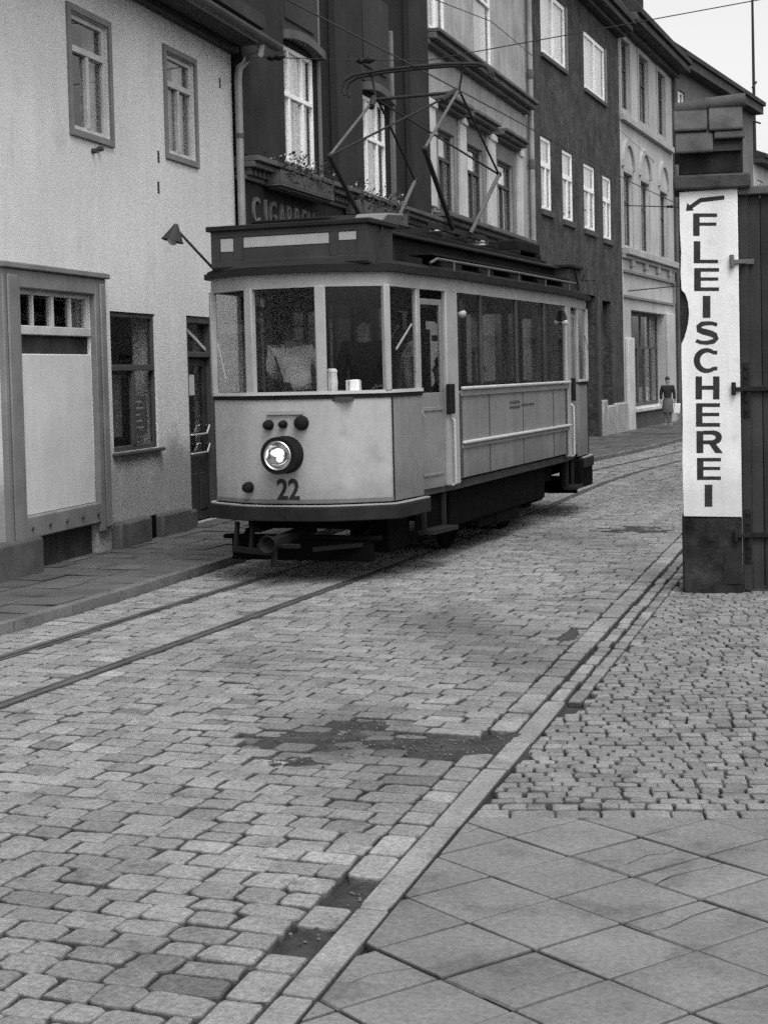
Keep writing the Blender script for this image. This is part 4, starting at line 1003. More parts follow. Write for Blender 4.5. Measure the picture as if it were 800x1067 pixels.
def hp(y,off=0):  # x of side at y (|y|)
    h=half(off); yy=-abs(y)
    for (x0,y0),(x1,y1) in zip(h[3:],h[4:]):
        if y0<=yy<=y1: return x0+(x1-x0)*(yy-y0)/(y1-y0)
    return h[-1][0]
T=dict(parent=TR,local=True)
ZB,ZW,ZT=.76,1.76,2.76
b=MB(); plate(b,-.06,.74,.82); b.build('floor','wood_in',**T)
# end aprons
for sy in (1,-1):
    b=MB()
    for sx in (1,-1): shell(b,[0,1,2,3,4],ZB,ZW-.02,sx=sx,sy=sy)
    ap=b.build('apron','ivory',ang=25,**T)
    for sx in (1,-1):
        b=MB(); shell(b,[4,5,6],ZB,ZW-.02,sx=sx,sy=sy); b.build('side_panel','ivory_shaded',**T)
        # door leaf
        y0,y1=-3.18,-2.60
        b=MB(); d=-.03
        def pt(y,z,dd): return (sx*(hp(y)+dd),sy*y,z)
        def slab(mb,ya,yb,z0,z1,d0,d1):
            mb.hexa([pt(ya,z0,d1),pt(yb,z0,d1),pt(yb,z0,d0),pt(ya,z0,d0),pt(ya,z1,d1),pt(yb,z1,d1),pt(yb,z1,d0),pt(ya,z1,d0)])
        slab(b,y0,y1,.80,1.74,d-.03,d); slab(b,y0,y0+.06,1.74,2.66,d-.03,d); slab(b,y1-.06,y1,1.74,2.66,d-.03,d); slab(b,y0+.06,y1-.06,2.60,2.66,d-.03,d); slab(b,y0+.05,y1-.05,1.56,1.60,d,d+.012); slab(b,y0+.05,y1-.05,.92,.95,d,d+.012)
        dl=b.build('door','ivory_shaded',bevel=.006,**T)
        b=MB(); slab(b,y0+.06,y1-.06,1.74,2.60,d-.018,d-.012); b.build('pane','tramglass',dl,local=True)
        b=MB(); slab(b,y0+.2,y1-.16,2.36,2.44,d-.01,d-.006); b.build('notice','coat_grey',dl,local=True)
        # wide corner post and grab rail
        b=MB(); slab(b,-2.585,-2.27,.80,2.80,-.05,.006); b.build('corner_post','ivory_post',bevel=.015,**T)
        b=MB(); b.path([pt(-2.5,.80,.0),pt(-2.5,.82,.035),pt(-2.5,1.45,.035),pt(-2.5,1.48,.0)],.012); b.build('grab_rail','strip',**T)
        b=MB(); slab(b,-2.62,-2.5,1.52,1.82,.0,.05); b.build('door_lock','tram_dark',bevel=.01,**T)
        # step
        b=MB(); slab(b,-3.1,-2.5,.36,.40,-.12,.05); slab(b,-3.05,-3.02,.4,.75,-.1,-.06); slab(b,-2.56,-2.53,.4,.75,-.1,-.06); b.build('step','bumper',**T)
        b=MB(); slab(b,-3.12,-2.45,.40,.74,-.14,-.125); b.build('step_apron','under',**T)
    b=MB()
    for sx in (1,-1):
        (x0,y0),(x1,y1)=half(.004)[4],half(.004)[5]; x0*=sx;x1*=sx;y0*=sy;y1*=sy
        b.bar((x0,y0,ZB),(x0,y0,ZW-.03),.014,.014)
    b.build('seam_strip','bumper',ap,local=True)
    b=MB()
    for sx in (1,-1): shell(b,[0,1,2,3,4],.765,.80,.006,-.0,sx=sx,sy=sy)
    b.build('edge_strip','ivory_shaded',ap,local=True,ang=30)
    # bumper beam
    b=MB()
    for sx in (1,-1): shell(b,[0,1,2,3,4,5,6],.60,.735,.075,-.02,sx=sx,sy=sy)
    bp=b.build('bumper','bumper',ang=30,bevel=.01,**T)
    b=MB()
    for sx in (1,-1): shell(b,[0,1,2,3,4,5,6],.737,.748,.065,.02,sx=sx,sy=sy)
    b.build('bumper_trim','ivory_post',bp,local=True,ang=30)
    b=MB()
    for x in (-.62,-.55,-.48,-.12,-.05,.02,.10,.42,.5,.58):
        i=hp; yy=-4.27-.075+.33*max(0,(abs(x)-.33))/.5*.9; 
        b.lathe((x,sy*(yy+.02),.66),(0,-sy,0),[(.022,0),(.02,.03),(.0,.034)],8)
    b.build('bolt','bumper',bp,local=True)
    # posts between end windows
    for i in (1,3):
        for sx in (1,-1):
            (x,y)=half(-.02)[i]; x*=sx; y*=sy
            n_=V((.33,-.94)) if i==1 else V((.8,-.6)); n_=V((n_.x*sx,n_.y*sy)); t_=V((-n_.y,n_.x))
            ww=.05 if i==1 else .035
            if i==3: x=sx*.885; y=sy*-3.945
            c=V((x,y)); q=[c+t_*ww+n_*.028,c-t_*ww+n_*.028,c-t_*ww-n_*.035,c+t_*ww-n_*.035]
            b=MB(); b.hexa([(p.x,p.y,1.78) for p in q]+[(p.x,p.y,2.76) for p in q]); b.build('window_post','ivory_post',bevel=.012,**T)
    for sx in (1,-1):
        b=MB(); y0=-3.28
        b.hexa([(sx*(hp(y)+dd),sy*y,z) for z in (1.78,2.76) for y,dd in ((y0,.0),(y0+.09,.0),(y0+.09,-.05),(y0,-.05))]); b.build('window_post','ivory_post',bevel=.01,**T)
    # glass of the platform
    h_=half(-.025)
    def pane(p,q,z0=1.79,z1=2.74):
        a_=V(p);c=V(q);d=(c-a_).normalized(); nn=V((-d.y,d.x))*.003
        b=MB(); b.hexa([(v.x,v.y,z0) for v in (a_-nn,c-nn,c+nn,a_+nn)]+[(v.x,v.y,z1) for v in (a_-nn,c-nn,c+nn,a_+nn)]); b.build('windscreen','tramglass',**T)
    P1=[(s_*h_[1][0],sy*h_[1][1]) for s_ in (-1,1)]; pane(*P1)
    for sx in (1,-1):
        pane((sx*h_[1][0],sy*h_[1][1]),(sx*.87,sy*-3.93)); pane((sx*.885,sy*-3.9),(sx*(hp(-3.28)-.025),sy*-3.28))
# waist strip (white) with dark line under, header, cornice
b=MB(); 
for sy in (1,-1):
    for sx in (1,-1): shell(b,[0,1,2,3,4,5,6],1.762,1.792,.02,-.05,sx=sx,sy=sy)
b.build('waist_strip','strip',ang=30,**T)
b=MB()
for sy in (1,-1):
    for sx in (1,-1): shell(b,[0,1,2,3,4,5,6],1.722,1.76,.012,-.03,sx=sx,sy=sy)
b.build('waist_band','tram_dark',ang=30,**T)
b=MB(); ring(b,.004,-.05,2.745,2.875); b.build('header','ivory_post',ang=30,**T)
b=MB(); ring(b,.07,-.02,2.876,2.925); ring(b,.04,-.02,2.926,2.945); b.build('cornice','cornice_t',ang=30,**T)
# roof: shallow dome on the outline
b=MB(); N=[(.035,2.947),(-.10,3.0),(-.28,3.03)]
prev=None
for off,z in N:
    A=[(x,y,z) for x,y in outline(off)]
    if prev: 
        n=len(A); b.add(prev+A,[(i,(i+1)%n,n+(i+1)%n,n+i) for i in range(n)])
    prev=A
b.add(prev,[tuple(range(len(prev)))]); b.add([(x,y,2.9465) for x,y in outline(.0)],[tuple(range(len(prev)-1,-1,-1))])
b.build('roof','tram_roof',ang=40,**T)
# body sides
mull=[-1.42,-.03,1.22]
for sx in (1,-1):
    X=1.03*sx
    def sb(mb,y0,y1,z0,z1,d0,d1): mb.box(min(sx*(1.03+d0),sx*(1.03+d1)),y0,z0,max(sx*(1.03+d0),sx*(1.03+d1)),y1,z1)
    b=MB(); sb(b,-2.27,2.27,.85,1.74,-.035,.0); bp=b.build('body_panel','ivory_shaded',bevel=.006,**T)
    b=MB()
    for y in (-1.22,.13,1.53): sb(b,y-.009,y+.009,.85,1.72,.0,.006)
    sb(b,-2.27,-2.2,.86,1.72,.0,.012); sb(b,2.15,2.22,.86,1.72,.0,.012)
    b.build('cover_strip','trim_dark',bp,local=True)
    b=MB(); 
    for z in (1.77,1.215): sb(b,-2.22,2.33,z-.017,z+.017,.0,.045)
    b.build('rubbing_strip','strip',bevel=.012,**T)
    b=MB()
    sb(b,-2.24,2.3,1.69,1.745,.001,.02); sb(b,-2.24,2.3,1.155,1.19,.001,.02); b.build('strip_shade_board','ivory_shaded',**T)
    for y in mull:
        b=MB(); sb(b,y-.035,y+.035,1.795,2.745,-.04,-.002); b.build('window_post','wood_in',bevel=.008,**T)
    ed=[-2.27]+mull+[2.27]
    for y0,y1 in zip(ed,ed[1:]):
        b=MB(); sb(b,y0+.03,y1-.03,1.795,2.745,-.028,-.022); b.build('side_window','sideglass',**T)
    # curtains inside
    cb=MB()
    for y0,y1 in ((-2.2,-1.95),(.02,.28),(.95,1.2),(1.27,1.6),(1.75,2.2)):
        n=14; vs=[]
        for i in range(n+1): y=y0+(y1-y0)*i/n; vs+=[(sx*(.95+.012*sin(y*45)),y,1.8),(sx*(.95+.012*sin(y*45)),y,2.72)]
        cb.add(vs,[(2*i,2*i+2,2*i+3,2*i+1) for i in range(n)])
    cb.build('curtain','coat_grey',fixn=False,**T)
    b=MB(); b.box(min(sx*.5,sx*.96),-2.2,1.2,max(sx*.5,sx*.96),2.2,1.3); b.box(min(sx*.88,sx*.97),-2.2,1.3,max(sx*.88,sx*.97),2.2,1.75); b.build('bench','wood_in',bevel=.02,**T)
    # side marker lamps
    for y in (-2.18,2.12):
        b=MB(); b.lathe((sx*1.03,y,2.56),(0,0,1),[(.02,.12),(.03,.10),(.05,.02),(.055,0)],10); b.bar((sx*1.03,y,2.6),(sx*1.07,y,2.6),.03,.03); lm=b.build('side_lamp','bumper',**T)
        b=MB(); b.sph((sx*1.05,y,2.53),.05,.05,.045); b.build('lamp_globe','porcelain',lm,local=True)
# faded small lettering patch on the right flank (illegible in the photo)
b=MB()
for r_,(ya,yb,h_) in enumerate(((-.42,.0,.034),(-.42,.0,.034),(.06,.62,.03))):
    y=ya; z=(1.56,1.505,1.52)[r_]
    while y<yb: wd=random.uniform(.014,.034); b.box(1.0305,y,z,1.033,y+wd,z+h_*random.uniform(.75,1.05)); y+=wd+random.uniform(.008,.018)
b.build('flank_mark','trim_dark',bevel=0,**T)
# bulkheads
for sy in (1,-1):
    b=MB(); y=sy*2.36
    for x0,x1,z0,z1 in ((-1.0,-.35,.82,1.75),(.35,1.0,.82,1.75),(-1,-.9,1.75,2.9),(.9,1,1.75,2.9),(-.42,-.35,1.75,2.9),(.35,.42,1.75,2.9),(-.9,-.42,2.6,2.9),(.42,.9,2.6,2.9),(-.35,.35,2.7,2.9)): b.box(x0,y-.025,z0,x1,y+.025,z1)
    b.build('bulkhead','wood_in',**T)
    b=MB(); b.box(-.3,sy*3.95-.12,.82,.05,sy*3.95+.12,1.72); b.lathe((-.12,sy*3.95,1.72),(0,0,1),[(.14,0),(.14,.06),(.05,.08),(.03,.16)],12); b.build('controller','tram_dark',bevel=.02,**T)
    b=MB(); b.box(.0,sy*4.14-.09,1.70,.62,sy*4.14+.07,1.735); b.build('dash_shelf','wood_in',**T)
# destination box and clerestory
for sy in (1,-1):
    yf=-4.12; L_=lambda x0,y0,z0,x1,y1,z1:(x0,min(sy*y0,sy*y1),z0,x1,max(sy*y0,sy*y1),z1)
    b=MB(); b.box(*L_(-.79,yf,2.95,.79,-3.45,3.31)); bx=b.build('destination_box','box_t',bevel=.012,**T)
    b=MB(); b.box(*L_(-.83,yf-.04,3.31,.83,-3.40,3.36)); b.build('box_lid','cornice_t',bx,local=True,bevel=.01)
    b=MB(); f=yf-.012
    for x0,x1,z0,z1 in ((-.79,.79,2.97,3.03),(-.79,.79,3.25,3.31),(-.79,-.70,3.03,3.25),(-.55,-.46,3.03,3.25),(.42,.50,3.03,3.25),(.69,.79,3.03,3.25)): b.box(*L_(x0,f,z0,x1,yf,z1))
    b.build('box_frame','box_t',bx,local=True,bevel=.004)
    b=MB(); f=yf-.004
    for x0,x1,z0,z1 in ((-.69,-.56,3.12,3.24),(-.45,.41,3.15,3.245),(.51,.68,3.17,3.245)): b.box(*L_(x0,f,z0,x1,yf,z1))
    b.build('sign_strip','boxsign',bx,local=True)
    b=MB(); 
    for s_ in (1,-1): b.bar((s_*.80,sy*-4.0,2.95),(s_*.80,sy*-3.75,3.34),.02,.03)
    b.build('box_strap','panto',bx,local=True)
b=MB(); b.box(-.60,-3.44,3.03,.60,3.44,3.28); b.build('clerestory','tram_roof',**T)
b=MB(); b.box(-.68,-3.38,3.28,.68,3.38,3.32); b.build('clerestory_roof','cornice_t',bevel=.012,**T)
b=MB()
for s_ in (1,-1):
    b.path([(s_*1.0,-3.0,3.0),(s_*1.04,-2.9,3.045),(s_*1.06,0,3.05),(s_*1.05,2.75,3.05),(s_*1.05,2.8,3.0)],.015)
    for y in (-2.4,-1.2,0,1.2,2.4): b.tube((s_*1.05,y,2.95),(s_*1.05,y,3.04),.012)
b.build('gutter_rail','panto_l',**T)
b=MB()
for s_ in (1,-1): b.box(s_*.86-.12,-2.9,3.09,s_*.86+.12,2.7,3.115); 
for s_ in (1,-1):
    for y in (-2.5,-1.2,0,1.2,2.4): b.box(s_*.86-.1,y-.03,3.0,s_*.86+.1,y+.03,3.09)
b.build('roof_walk','tram_dark',**T)
# roof gear
b=MB()
b.box(-.5,-3.3,3.32,.5,-2.5,3.36); b.prism([(-.45,-3.25,3.36),(-.45,-2.95,3.52),(-.45,-2.4,3.52),(-.45,-2.2,3.36)],(.9,0,0)); b.build('resistor_hood','tram_roof',bevel=.03,**T)
b=MB(); b.box(-.62,-2.0,3.32,-.38,2.9,3.38); b.box(.38,-2.0,3.32,.62,2.9,3.38); b.box(-.62,-3.6,3.42,.2,-3.35,3.45)
for y in (-1.5,-.6,.6,1.6,2.6): b.box(-.62,y-.06,3.38,.62,y+.06,3.44)
b.build('roof_board','tram_dark',bevel=.01,**T)
b=MB()
for s_ in (1,-1):
    for y in (1.9,2.5): b.box(s_*.45-.14,y-.25,3.44,s_*.45+.14,y+.22,3.58)
b.build('resistor_box','tram_dark',bevel=.02,**T)
b=MB(); b.prism([(.25,-3.2,3.37),(.55,-3.2,3.37),(.62,-3.1,3.50),(.30,-3.15,3.50)],(0,.5,.03)); b.build('canvas_cover','trim_grey',bevel=.02,**T)
b=MB()
for s_ in (1,-1):
    for y in (-1.1,.6): b.lathe((s_*.42,y,3.38),(0,0,1),[(.05,0),(.075,.02),(.05,.04),(.075,.06),(.05,.08),(.075,.1),(.04,.12)],10)
b.build('insulator','porcelain',**T)
b=MB(); 
for s_ in (1,-1): b.bar((s_*.42,-1.25,3.53),(s_*.42,.75,3.53),.05,.06)
for y in (-1.1,-.25,.6): b.bar((-.5,y,3.5),(.5,y,3.5),.05,.05)
b.build('pantograph_base','panto',**T)
# pantograph
kf,kr_,kw,kz=-1.74,1.03,.54,4.29; hy,hz=-.37,5.10; pf,pr=-.72,-.05
dk=MB(); lt=MB(); up=MB(); br=MB()
for s_ in (1,-1):
    dk.tube((s_*.50,pf,3.53),(s_*kw,kf,kz),.028); 
    lt.tube((s_*.50,pr,3.53),(s_*kw,kr_,kz+.03),.024)
    up.tube((s_*kw,kf,kz),(s_*.50,hy-.05,hz),.017); br.tube((s_*kw,kr_,kz+.03),(s_*.50,hy+.05,hz),.014)
dk.build('lower_arm','panto',**T); lt.build('lower_arm','panto_l',**T); up.build('upper_arm','panto_l',**T); br.build('upper_arm','panto',**T)
b=MB(); b.tube((-kw,kf,kz),(.5,hy-.05,hz),.013); b.tube((-.5,hy+.05,hz),(kw,kr_,kz+.03),.013); b.tube((-.5,hy,hz),(.5,hy,hz),.02); b.build('brace','panto',**T)
b=MB()
for s_ in (1,-1):
    for y,z in ((kf,kz),(kr_,kz+.03)): b.sph((s_*kw,y,z),.035,.035,.035)
b.build('knee_joint','panto',**T)
b=MB()
for s_ in (1,-1): b.tube((s_*.50-.03,hy,hz+.02),(s_*.50-.08*s_-.06,hy-.22,hz-.12),.038); b.tube((s_*.5,hy,hz),(s_*.55,hy,hz+.27),.013)
b.build('spring','panto',**T)
b=MB(); zc_=5.385
for dy in (-.07,.07):
    b.path([(-.86,hy+dy,zc_-.22),(-.89,hy+dy,zc_-.14),(-.86,hy+dy,zc_-.05),(-.76,hy+dy,zc_),(-.4,hy+dy,zc_+.03),(0,hy+dy,zc_+.035),(.4,hy+dy,zc_+.03),(.76,hy+dy,zc_),(.86,hy+dy,zc_-.05),(.89,hy+dy,zc_-.13)],.019)
for x in (-.55,.55): b.bar((x,hy-.07,zc_),(x,hy+.07,zc_),.03,.03)
b.build('collector_bow','panto',**T)
# headlight and front fittings
for sy in (1,-1):
    yf=-4.285
    b=MB(); b.lathe((0,sy*yf,1.215),(0,-sy,0),[(.175,-.01),(.175,.05),(.165,.07),(.165,.16),(.172,.17),(.172,.2),(.12,.2),(.12,.19)],28,cap=False); hl=b.build('headlight','tram_dark',**T)
    b=MB(); 
    b.lathe((0,sy*yf,1.215),(0,-sy,0),[(.119,.195),(.108,.15),(.09,.112),(.065,.082),(.035,.064),(.012,.058),(.0,.057)],28,cap=False); b.build('reflector','mirror',hl,local=True)
    if sy==1: b=MB(); b.sph((-.01,yf-.13,1.185),.034,.03,.034); b.sph((-.03,yf-.15,1.25),.018,.016,.018); b.build('lamp_glint','lamp_glint',hl,local=True)  # glowing spots added as the reflector's highlights
    b=MB(); b.lathe((0,sy*yf,1.215),(0,-sy,0),[(.12,.2),(.09,.222),(.04,.232),(.0,.234)],24); b.build('lens','lens',hl,local=True)
    b=MB(); b.lathe((0,sy*yf,1.215),(0,-sy,0),[(.12,.192),(.135,.205),(.128,.212),(.118,.205)],28,cap=False); b.build('lens_rim','chrome',hl,local=True)
    for (x,z,r_) in ((-.165,1.49,.048),(-.015,1.495,.038),(.165,1.505,.068),(-.40,.91,.052)):
        b=MB(); b.lathe((x,sy*(yf+.0+(.02 if abs(x)>.3 else 0)),z),(0,-sy,0),[(r_,-.01),(r_,.03),(r_*.8,.05),(r_*.8,.07),(r_*.3,.085)],14); b.build('lamp_socket','tram_dark',**T)
    b=MB(); b.box(-.18,min(sy*yf,sy*(yf-.03)),1.605,.18,max(sy*yf,sy*(yf-.03)),1.62); b.box(-.18,min(sy*yf,sy*(yf-.03)),1.585,.18,max(sy*yf,sy*(yf-.01)),1.604); b.build('number_ledge','ivory_post',**T)
    # wipers
    b=MB(); b.bar((.945,sy*-3.86,2.16),(.975,sy*-3.50,2.40),.01,.016); b.build('wiper','ivory_post',**T)
    b=MB(); b.bar((-.76,sy*-4.12,2.28),(-.64,sy*-4.20,1.92),.01,.014); b.build('wiper','ivory_post',**T)
    # signal lamp on arm
    sx=-1 if sy==1 else 1
    b=MB(); top=(sx*1.12,sy*-4.15,3.33) if sy==1 else (sx*1.0,sy*-3.6,3.16)
    b.path([(sx*.83,sy*-3.98,2.96),(sx*1.12,sy*-4.20,3.36)] if sy==1 else [(sx*.93,sy*-3.35,2.95),(sx*.98,sy*-3.5,3.06),(sx*1.0,sy*-3.6,3.3)],.013); arm=b.build('lamp_arm','panto',**T)
    c=V((sx*1.12,sy*-4.20,3.37)) if sy==1 else V((sx*1.02,sy*-3.62,3.27))
    axs=V((-.22,-.15,-1)) if sy==1 else V((0,0,-1))
    b=MB(); b.lathe(c,axs,[(.02,-.03),(.035,0),(.105,.13),(.11,.135),(.03,.02)],14); b.build('lamp_shade','panto',arm,local=True)
    b=MB(); q=c+axs.normalized()*.12; b.sph(q,.05,.05,.055); b.build('lamp_globe','porcelain',arm,local=True)
mt=wmat(TR)@Matrix(((1,0,0,-.105),(0,0,-1,-4.292),(0,1,0,.80),(0,0,0,1)))
text('22',.27,'num','fleet_number',TR,mt,.004,.006,xs=.86)
# underframe
b=MB(); b.box(-.8,-2.3,.5,.8,2.3,.73); b.box(-.90,-2.25,.34,-.86,1.55,.74); b.box(.86,-2.25,.34,.90,1.55,.74); b.box(.70,-.5,.2,.88,.45,.6); b.box(-.88,-.5,.2,-.7,.45,.6); b.box(-.62,-1.9,.30,-.5,1.9,.5); b.box(.5,-1.9,.30,.62,1.9,.5); b.box(-.3,-.7,.25,.3,.7,.5)  # long side boards added to keep the underside dark
for sy in (1,-1): b.box(-.55,sy*3.2-.8,.50,.55,sy*3.2+.8,.73)
for s_ in (1,-1): b.box(s_*.72-.06,-1.9,.28,s_*.72+.06,1.9,.52); b.box(s_*.82-.04,-1.1,.22,s_*.82+.04,.2,.5)
b.build('truck_frame','under',bevel=.02,**T)
for y in (-1.15,1.05):
    for s_ in (1,-1):
        b=MB(); b.lathe((s_*.46,y,.37),(s_,0,0),[(.02,0),(.33,0),(.37,.01),(.36,.06),(.30,.07),(.26,.04),(.10,.05),(.09,.12),(.05,.12)],28); b.build('wheel','under',**T)
        b=MB(); b.box(s_*.72-.10,y-.13,.26,s_*.72+.10,y+.13,.50); b.lathe((s_*.81,y,.38),(s_,0,0),[(.1,0),(.09,.04),(.02,.05)],12)
        for k in range(5): b.box(s_*.74-.04,y-.4+k*.04,.53+k*.022,s_*.74+.04,y+.4-k*.04,.548+k*.022)
        b.build('axle_box','under',bevel=.01,**T)
    b=MB(); b.tube((-.46,y,.37),(.46,y,.37),.06,12); b.build('axle','under',**T)
for sy in (1,-1):
    b=MB(); yl=sy*-3.98
    b.box(-.72,yl-.03,.20,.72,yl+.03,.42); b.box(-.8,yl-.05,.40,.8,yl+.05,.44)
    for x in (-.6,.6): b.bar((x,yl,.42),(x,sy*-3.2,.7),.04,.04)
    b.build('lifeguard','under',bevel=.01,**T)
    b=MB(); b.bar((-.05,sy*-3.6,.47),(-.05,sy*-4.55,.42),.10,.09); b.lathe((-.05,sy*-4.5,.42),(0,-sy,0),[(.06,0),(.06,.1),(.08,.12),(.085,.16),(.07,.155),(.04,.1)],14); b.bar((-.05,sy*-4.5,.38),(-.05,sy*-4.52,.2),.05,.05)
    b.box(-.26,sy*-4.4-.03,.36,.16,sy*-4.4+.03,.40); b.build('coupler','tram_dark',bevel=.01,**T)
    b=MB()
    for x in (-.56,-.40): b.bar((x,sy*-4.2,.58),(x,sy*-4.25,.33),.03,.05)
    b.bar((-.58,sy*-4.25,.33),(-.15,sy*-4.3,.30),.05,.05); b.bar((.2,sy*-4.2,.33),(.62,sy*-4.0,.36),.05,.04); b.build('safety_bar','tram_dark',**T)
    b=MB(); b.box(.35 if sy==1 else -.75,sy*-3.35-.3,.25,.75 if sy==1 else -.35,sy*-3.35+.3,.58); b.build('sand_box','under',bevel=.02,**T)
b=MB(); b.box(.70,3.05,.34,1.0,3.75,.72); b.build('equipment_box','under',bevel=.02,**T)
# ---------------------------------------------------------------- people
def skinmesh(name,verts,edges,rad,mat,parent,root=0,lv=2):
    me=bpy.data.meshes.new(name); me.from_pydata([tuple(v) for v in verts],edges,[])
    o=bpy.data.objects.new(name,me); col.objects.link(o); o.parent=parent
    sk=o.modifiers.new('skin','SKIN'); sk.use_smooth_shade=True
    lay=me.skin_vertices[0] if me.skin_vertices else None
    if lay is None:
        bm_=__import__('bmesh').new(); bm_.from_mesh(me); bm_.verts.layers.skin.verify(); bm_.to_mesh(me); bm_.free(); lay=me.skin_vertices[0]
    for i,r_ in enumerate(rad): lay.data[i].radius=(r_,r_); lay.data[i].use_root=(i==root)
    ss=o.modifiers.new('sub','SUBSURF'); ss.levels=lv; ss.render_levels=lv
    me.materials.append(m[mat]); return o
def person(label,loc,rz,h=1.7,coat='coat_dark',legs='coat_grey',skirt=None,lean=0,side=0,headturn=0,hair='hair',arms=None,cap=None,sitting=False):
    t=thing('person',label,'person',loc,rz,group='people in the tram' if 'tram' in label else None); k=h/1.72
    def X(p):
        x,y,z=p
        if z>.97:
            dz=z-.97; y-=sin(lean)*dz; z=.97+cos(lean)*dz*cos(side); x+=sin(side)*dz
        return V((x*k,y*k,z*k))
    A=arms or {1:((.225,.02,1.17),(.235,-.06,.93)),-1:((-.225,.02,1.17),(-.235,-.06,.93))}
    Vt=[];Ed=[];Rd=[]
    def ad(p,r_,par=None):
        Vt.append(X(p)); Rd.append(r_*k); i=len(Vt)-1
        if par is not None: Ed.append((par,i))
        return i
    pel=ad((0,0,.96),.115); sp=ad((0,0,1.13),.105,pel); ch=ad((0,0,1.34),.125,sp); nk=ad((0,.0,1.49),.05,ch); h1_=ad((0,-.01,1.585),.072,nk); h2_=ad((0,-.005,1.66),.078,h1_)
    ad((0,-.105,1.60),.012,h1_)
    legpts=[]
    for s in (1,-1):
        if sitting: lp=[((.09*s,-.05,.93),.085),((.11*s,-.45,.95),.06),((.11*s,-.47,.55),.045),((.11*s,-.6,.5),.035)]
        else: lp=[((.09*s,0,.90),.085),((.095*s,-.02,.50),.058),((.095*s,.02,.10),.04),((.10*s,-.12,.045),.036)]
        p=pel
        for q,r_ in lp: p=ad(q,r_,p)
        legpts.append(lp)
        sh_=ad((.17*s,0,1.41),.055,ch); el=ad(A[s][0],.042,sh_); wr=ad(A[s][1],.028,el)
        w_=V(A[s][1]); d=(w_-V(A[s][0])).normalized(); pm=ad(tuple(w_+d*.06),.032,wr)
        for j,(o_,l_) in enumerate(((-.035,.075),(-.012,.085),(.012,.08),(.034,.065))):
            f1=ad(tuple(w_+d*.10+V((o_*.4,o_*.8,0))),.010,pm); ad(tuple(w_+d*(.10+l_)+V((o_*.4,o_*.9-.012,0))),.008,f1)
        ad(tuple(w_+d*.09+V((-.02*s,-.055,0))),.011,pm)
    skinmesh('body',Vt,Ed,Rd,'skin',t)
    # jacket
    v=[X((0,0,.93)),X((0,0,1.13)),X((0,0,1.34)),X((0,0,1.45))]; e=[(0,1),(1,2),(2,3)]; r_=[.155,.14,.16,.075]
    for s in (1,-1):
        i=len(v); v+=[X((.18*s,0,1.41)),X(A[s][0]),X(tuple(V(A[s][0])*.12+V(A[s][1])*.88))]; e+=[(2,i),(i,i+1),(i+1,i+2)]; r_+=[.078,.062,.05]
    skinmesh('jacket',v,e,[q*k for q in r_],coat,t)
    if skirt:
        b=MB(); b.lathe((0,0,0),(0,0,1),[(q*k,z*k) for q,z in ((.14,1.02),(.175,.9),(.2,.7),(.215,.52),(.205,.51),(.05,.6))],16); b.build('skirt',skirt,t,local=True)
    else:
        v=[X((0,0,.97))];e=[];rr=[.14]
        for lp in legpts:
            p=0
            for q,r0_ in lp[:3]: v.append(X(q)); e.append((p,len(v)-1)); p=len(v)-1; rr.append(r0_+.024)
        skinmesh('trousers',v,e,[q*k for q in rr],legs,t)
    b=MB(); c=X((0,.02,1.685)); b.sph(c,.083*k,.093*k,.082*k,12,8); c=X((0,.055,1.60)); b.sph(c,.07*k,.05*k,.08*k,12,8); b.build('hair',hair,t,local=True)
    if cap:
        b=MB(); c=X((0,-.01,1.74)); b.lathe(c,(0,0,1),[(.085*k,-.03),(.10*k,.02),(.105*k,.05),(.04*k,.06)],14); b.box(c.x-.07*k,c.y-.15*k,c.z-.03*k,c.x+.07*k,c.y-.06*k,c.z-.015*k); b.build('cap',cap,t,local=True)
    b=MB()
    for s in (1,-1): b.sph(X((.03*s,-.078,1.625)),.010*k,.006*k,.008*k,6,5)
    b.build('eyes','num',t,local=True)
    return t
g_=gnd(696,445,-.12)
m['skirt']=M('cloth_skirt',.11,.95,.15,8,60,.3)
wm=person('woman in dark jacket and pale skirt walking past the shopfront with a white bag',(g_.x,g_.y,-.12),R(15),1.66,'coat_dark',skirt='skirt',hair='hair')
wp_=thing('shopping_bag','small white bag hanging from the hand of the woman by the shopfront','bag',(g_.x+.3,g_.y-.02,.33))
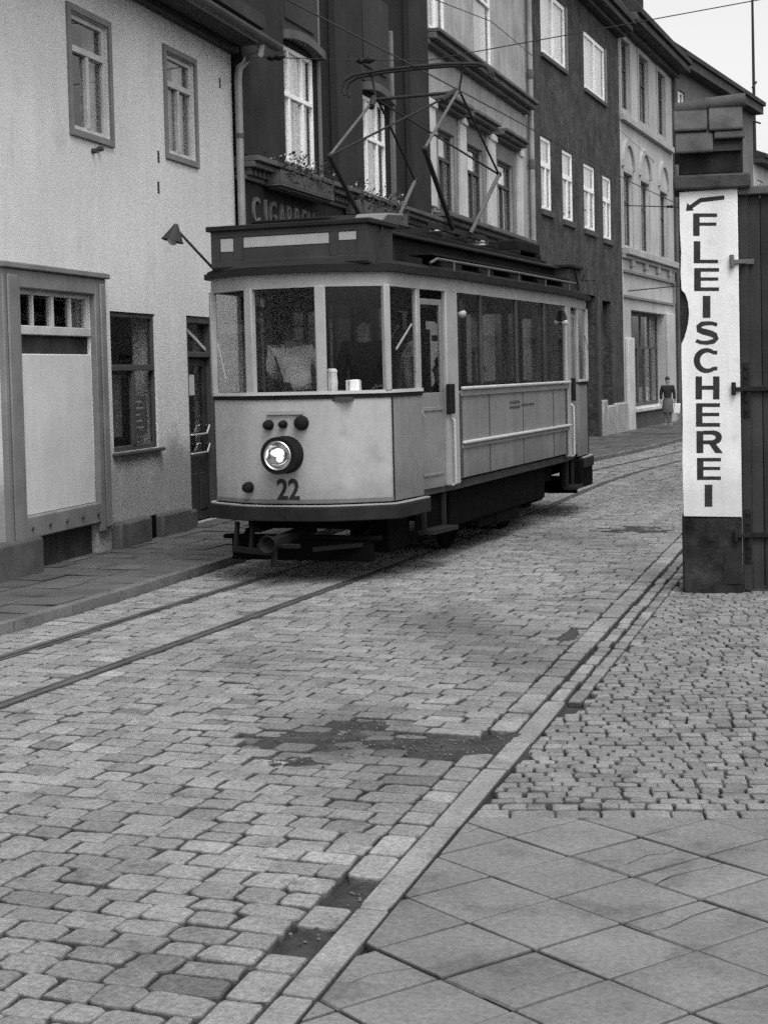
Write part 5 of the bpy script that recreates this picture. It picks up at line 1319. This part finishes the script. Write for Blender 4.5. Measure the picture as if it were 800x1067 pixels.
b=MB(); b.hexa([(-.10,-.06,0),(.10,-.06,0),(.10,.06,0),(-.10,.06,0),(-.13,-.04,.34),(.13,-.04,.34),(.13,.04,.34),(-.13,.04,.34)]); b.build('bag','bag',wp_,local=True,bevel=.02)
b=MB(); b.path([(-.1,0,.34),(-.06,0,.46),(.06,0,.46),(.1,0,.34)],.008); b.build('handle','coat_dark',wp_,local=True)
FZ=.82
def intram(px,py,Y): p=atY(px,py,Y); return (p.x,p.y,FZ)
person('man in pale grey jacket leaning over the controls behind the tram windscreen',intram(312,380,14.25),R(200),1.72,'cloth_pale','coat_dark',lean=.42,side=.2,arms={1:((.25,-.12,1.2),(.18,-.34,1.08)),-1:((-.25,-.12,1.2),(-.18,-.34,1.08))})
person('dark-clothed passenger standing behind the right half of the tram windscreen',intram(378,360,14.7),R(30),1.70,'coat_dark','coat_dark')
person('passenger in grey coat standing by the tram door window',intram(424,390,14.55),R(120),1.5,'coat_grey','coat_dark')
p=(-5.55,15.75,.36)
person('seated passenger seen through the first side window of the tram',(-5.42,15.85,.42),R(-80),1.66,'coat_grey','coat_dark',sitting=True)
for (x,y,Y_,sz,lb) in ((346,389,13.5,(.10,.12,.26),'tall crumpled white paper parcel behind the tram windscreen'),(368,396,13.52,(.13,.10,.15),'small boxy white parcel behind the tram windscreen')):
    q=atY(x,y,Y_); t=thing('parcel',lb,'parcel',(q.x,q.y,1.737),group='parcels behind the windscreen'); b=MB(); n=10
    pr=[(.9,0),(1,.1),(1.02,.5),(.9,.8),(.95,.92),(.6,1.)]
    if sz[2]>.2:
        b.lathe((0,0,0),(0,0,1),[(sz[0]*.55*r_*random.uniform(.85,1.1),z*sz[2]) for r_,z in pr],9)
    else: b.hexa([(-.06,-.05,0),(.06,-.05,0),(.065,.05,0),(-.06,.05,0),(-.058,-.05,.15),(.064,-.048,.155),(.06,.05,.15),(-.06,.045,.145)])
    b.build('wrapping','bag',t,local=True,bevel=.008); b=MB(); b.path([(-.02,-.06,.0),(-.02,-.062,sz[2]*.9),(.0,0,sz[2]*1.01)],.003); b.build('string','coat_grey',t,local=True)
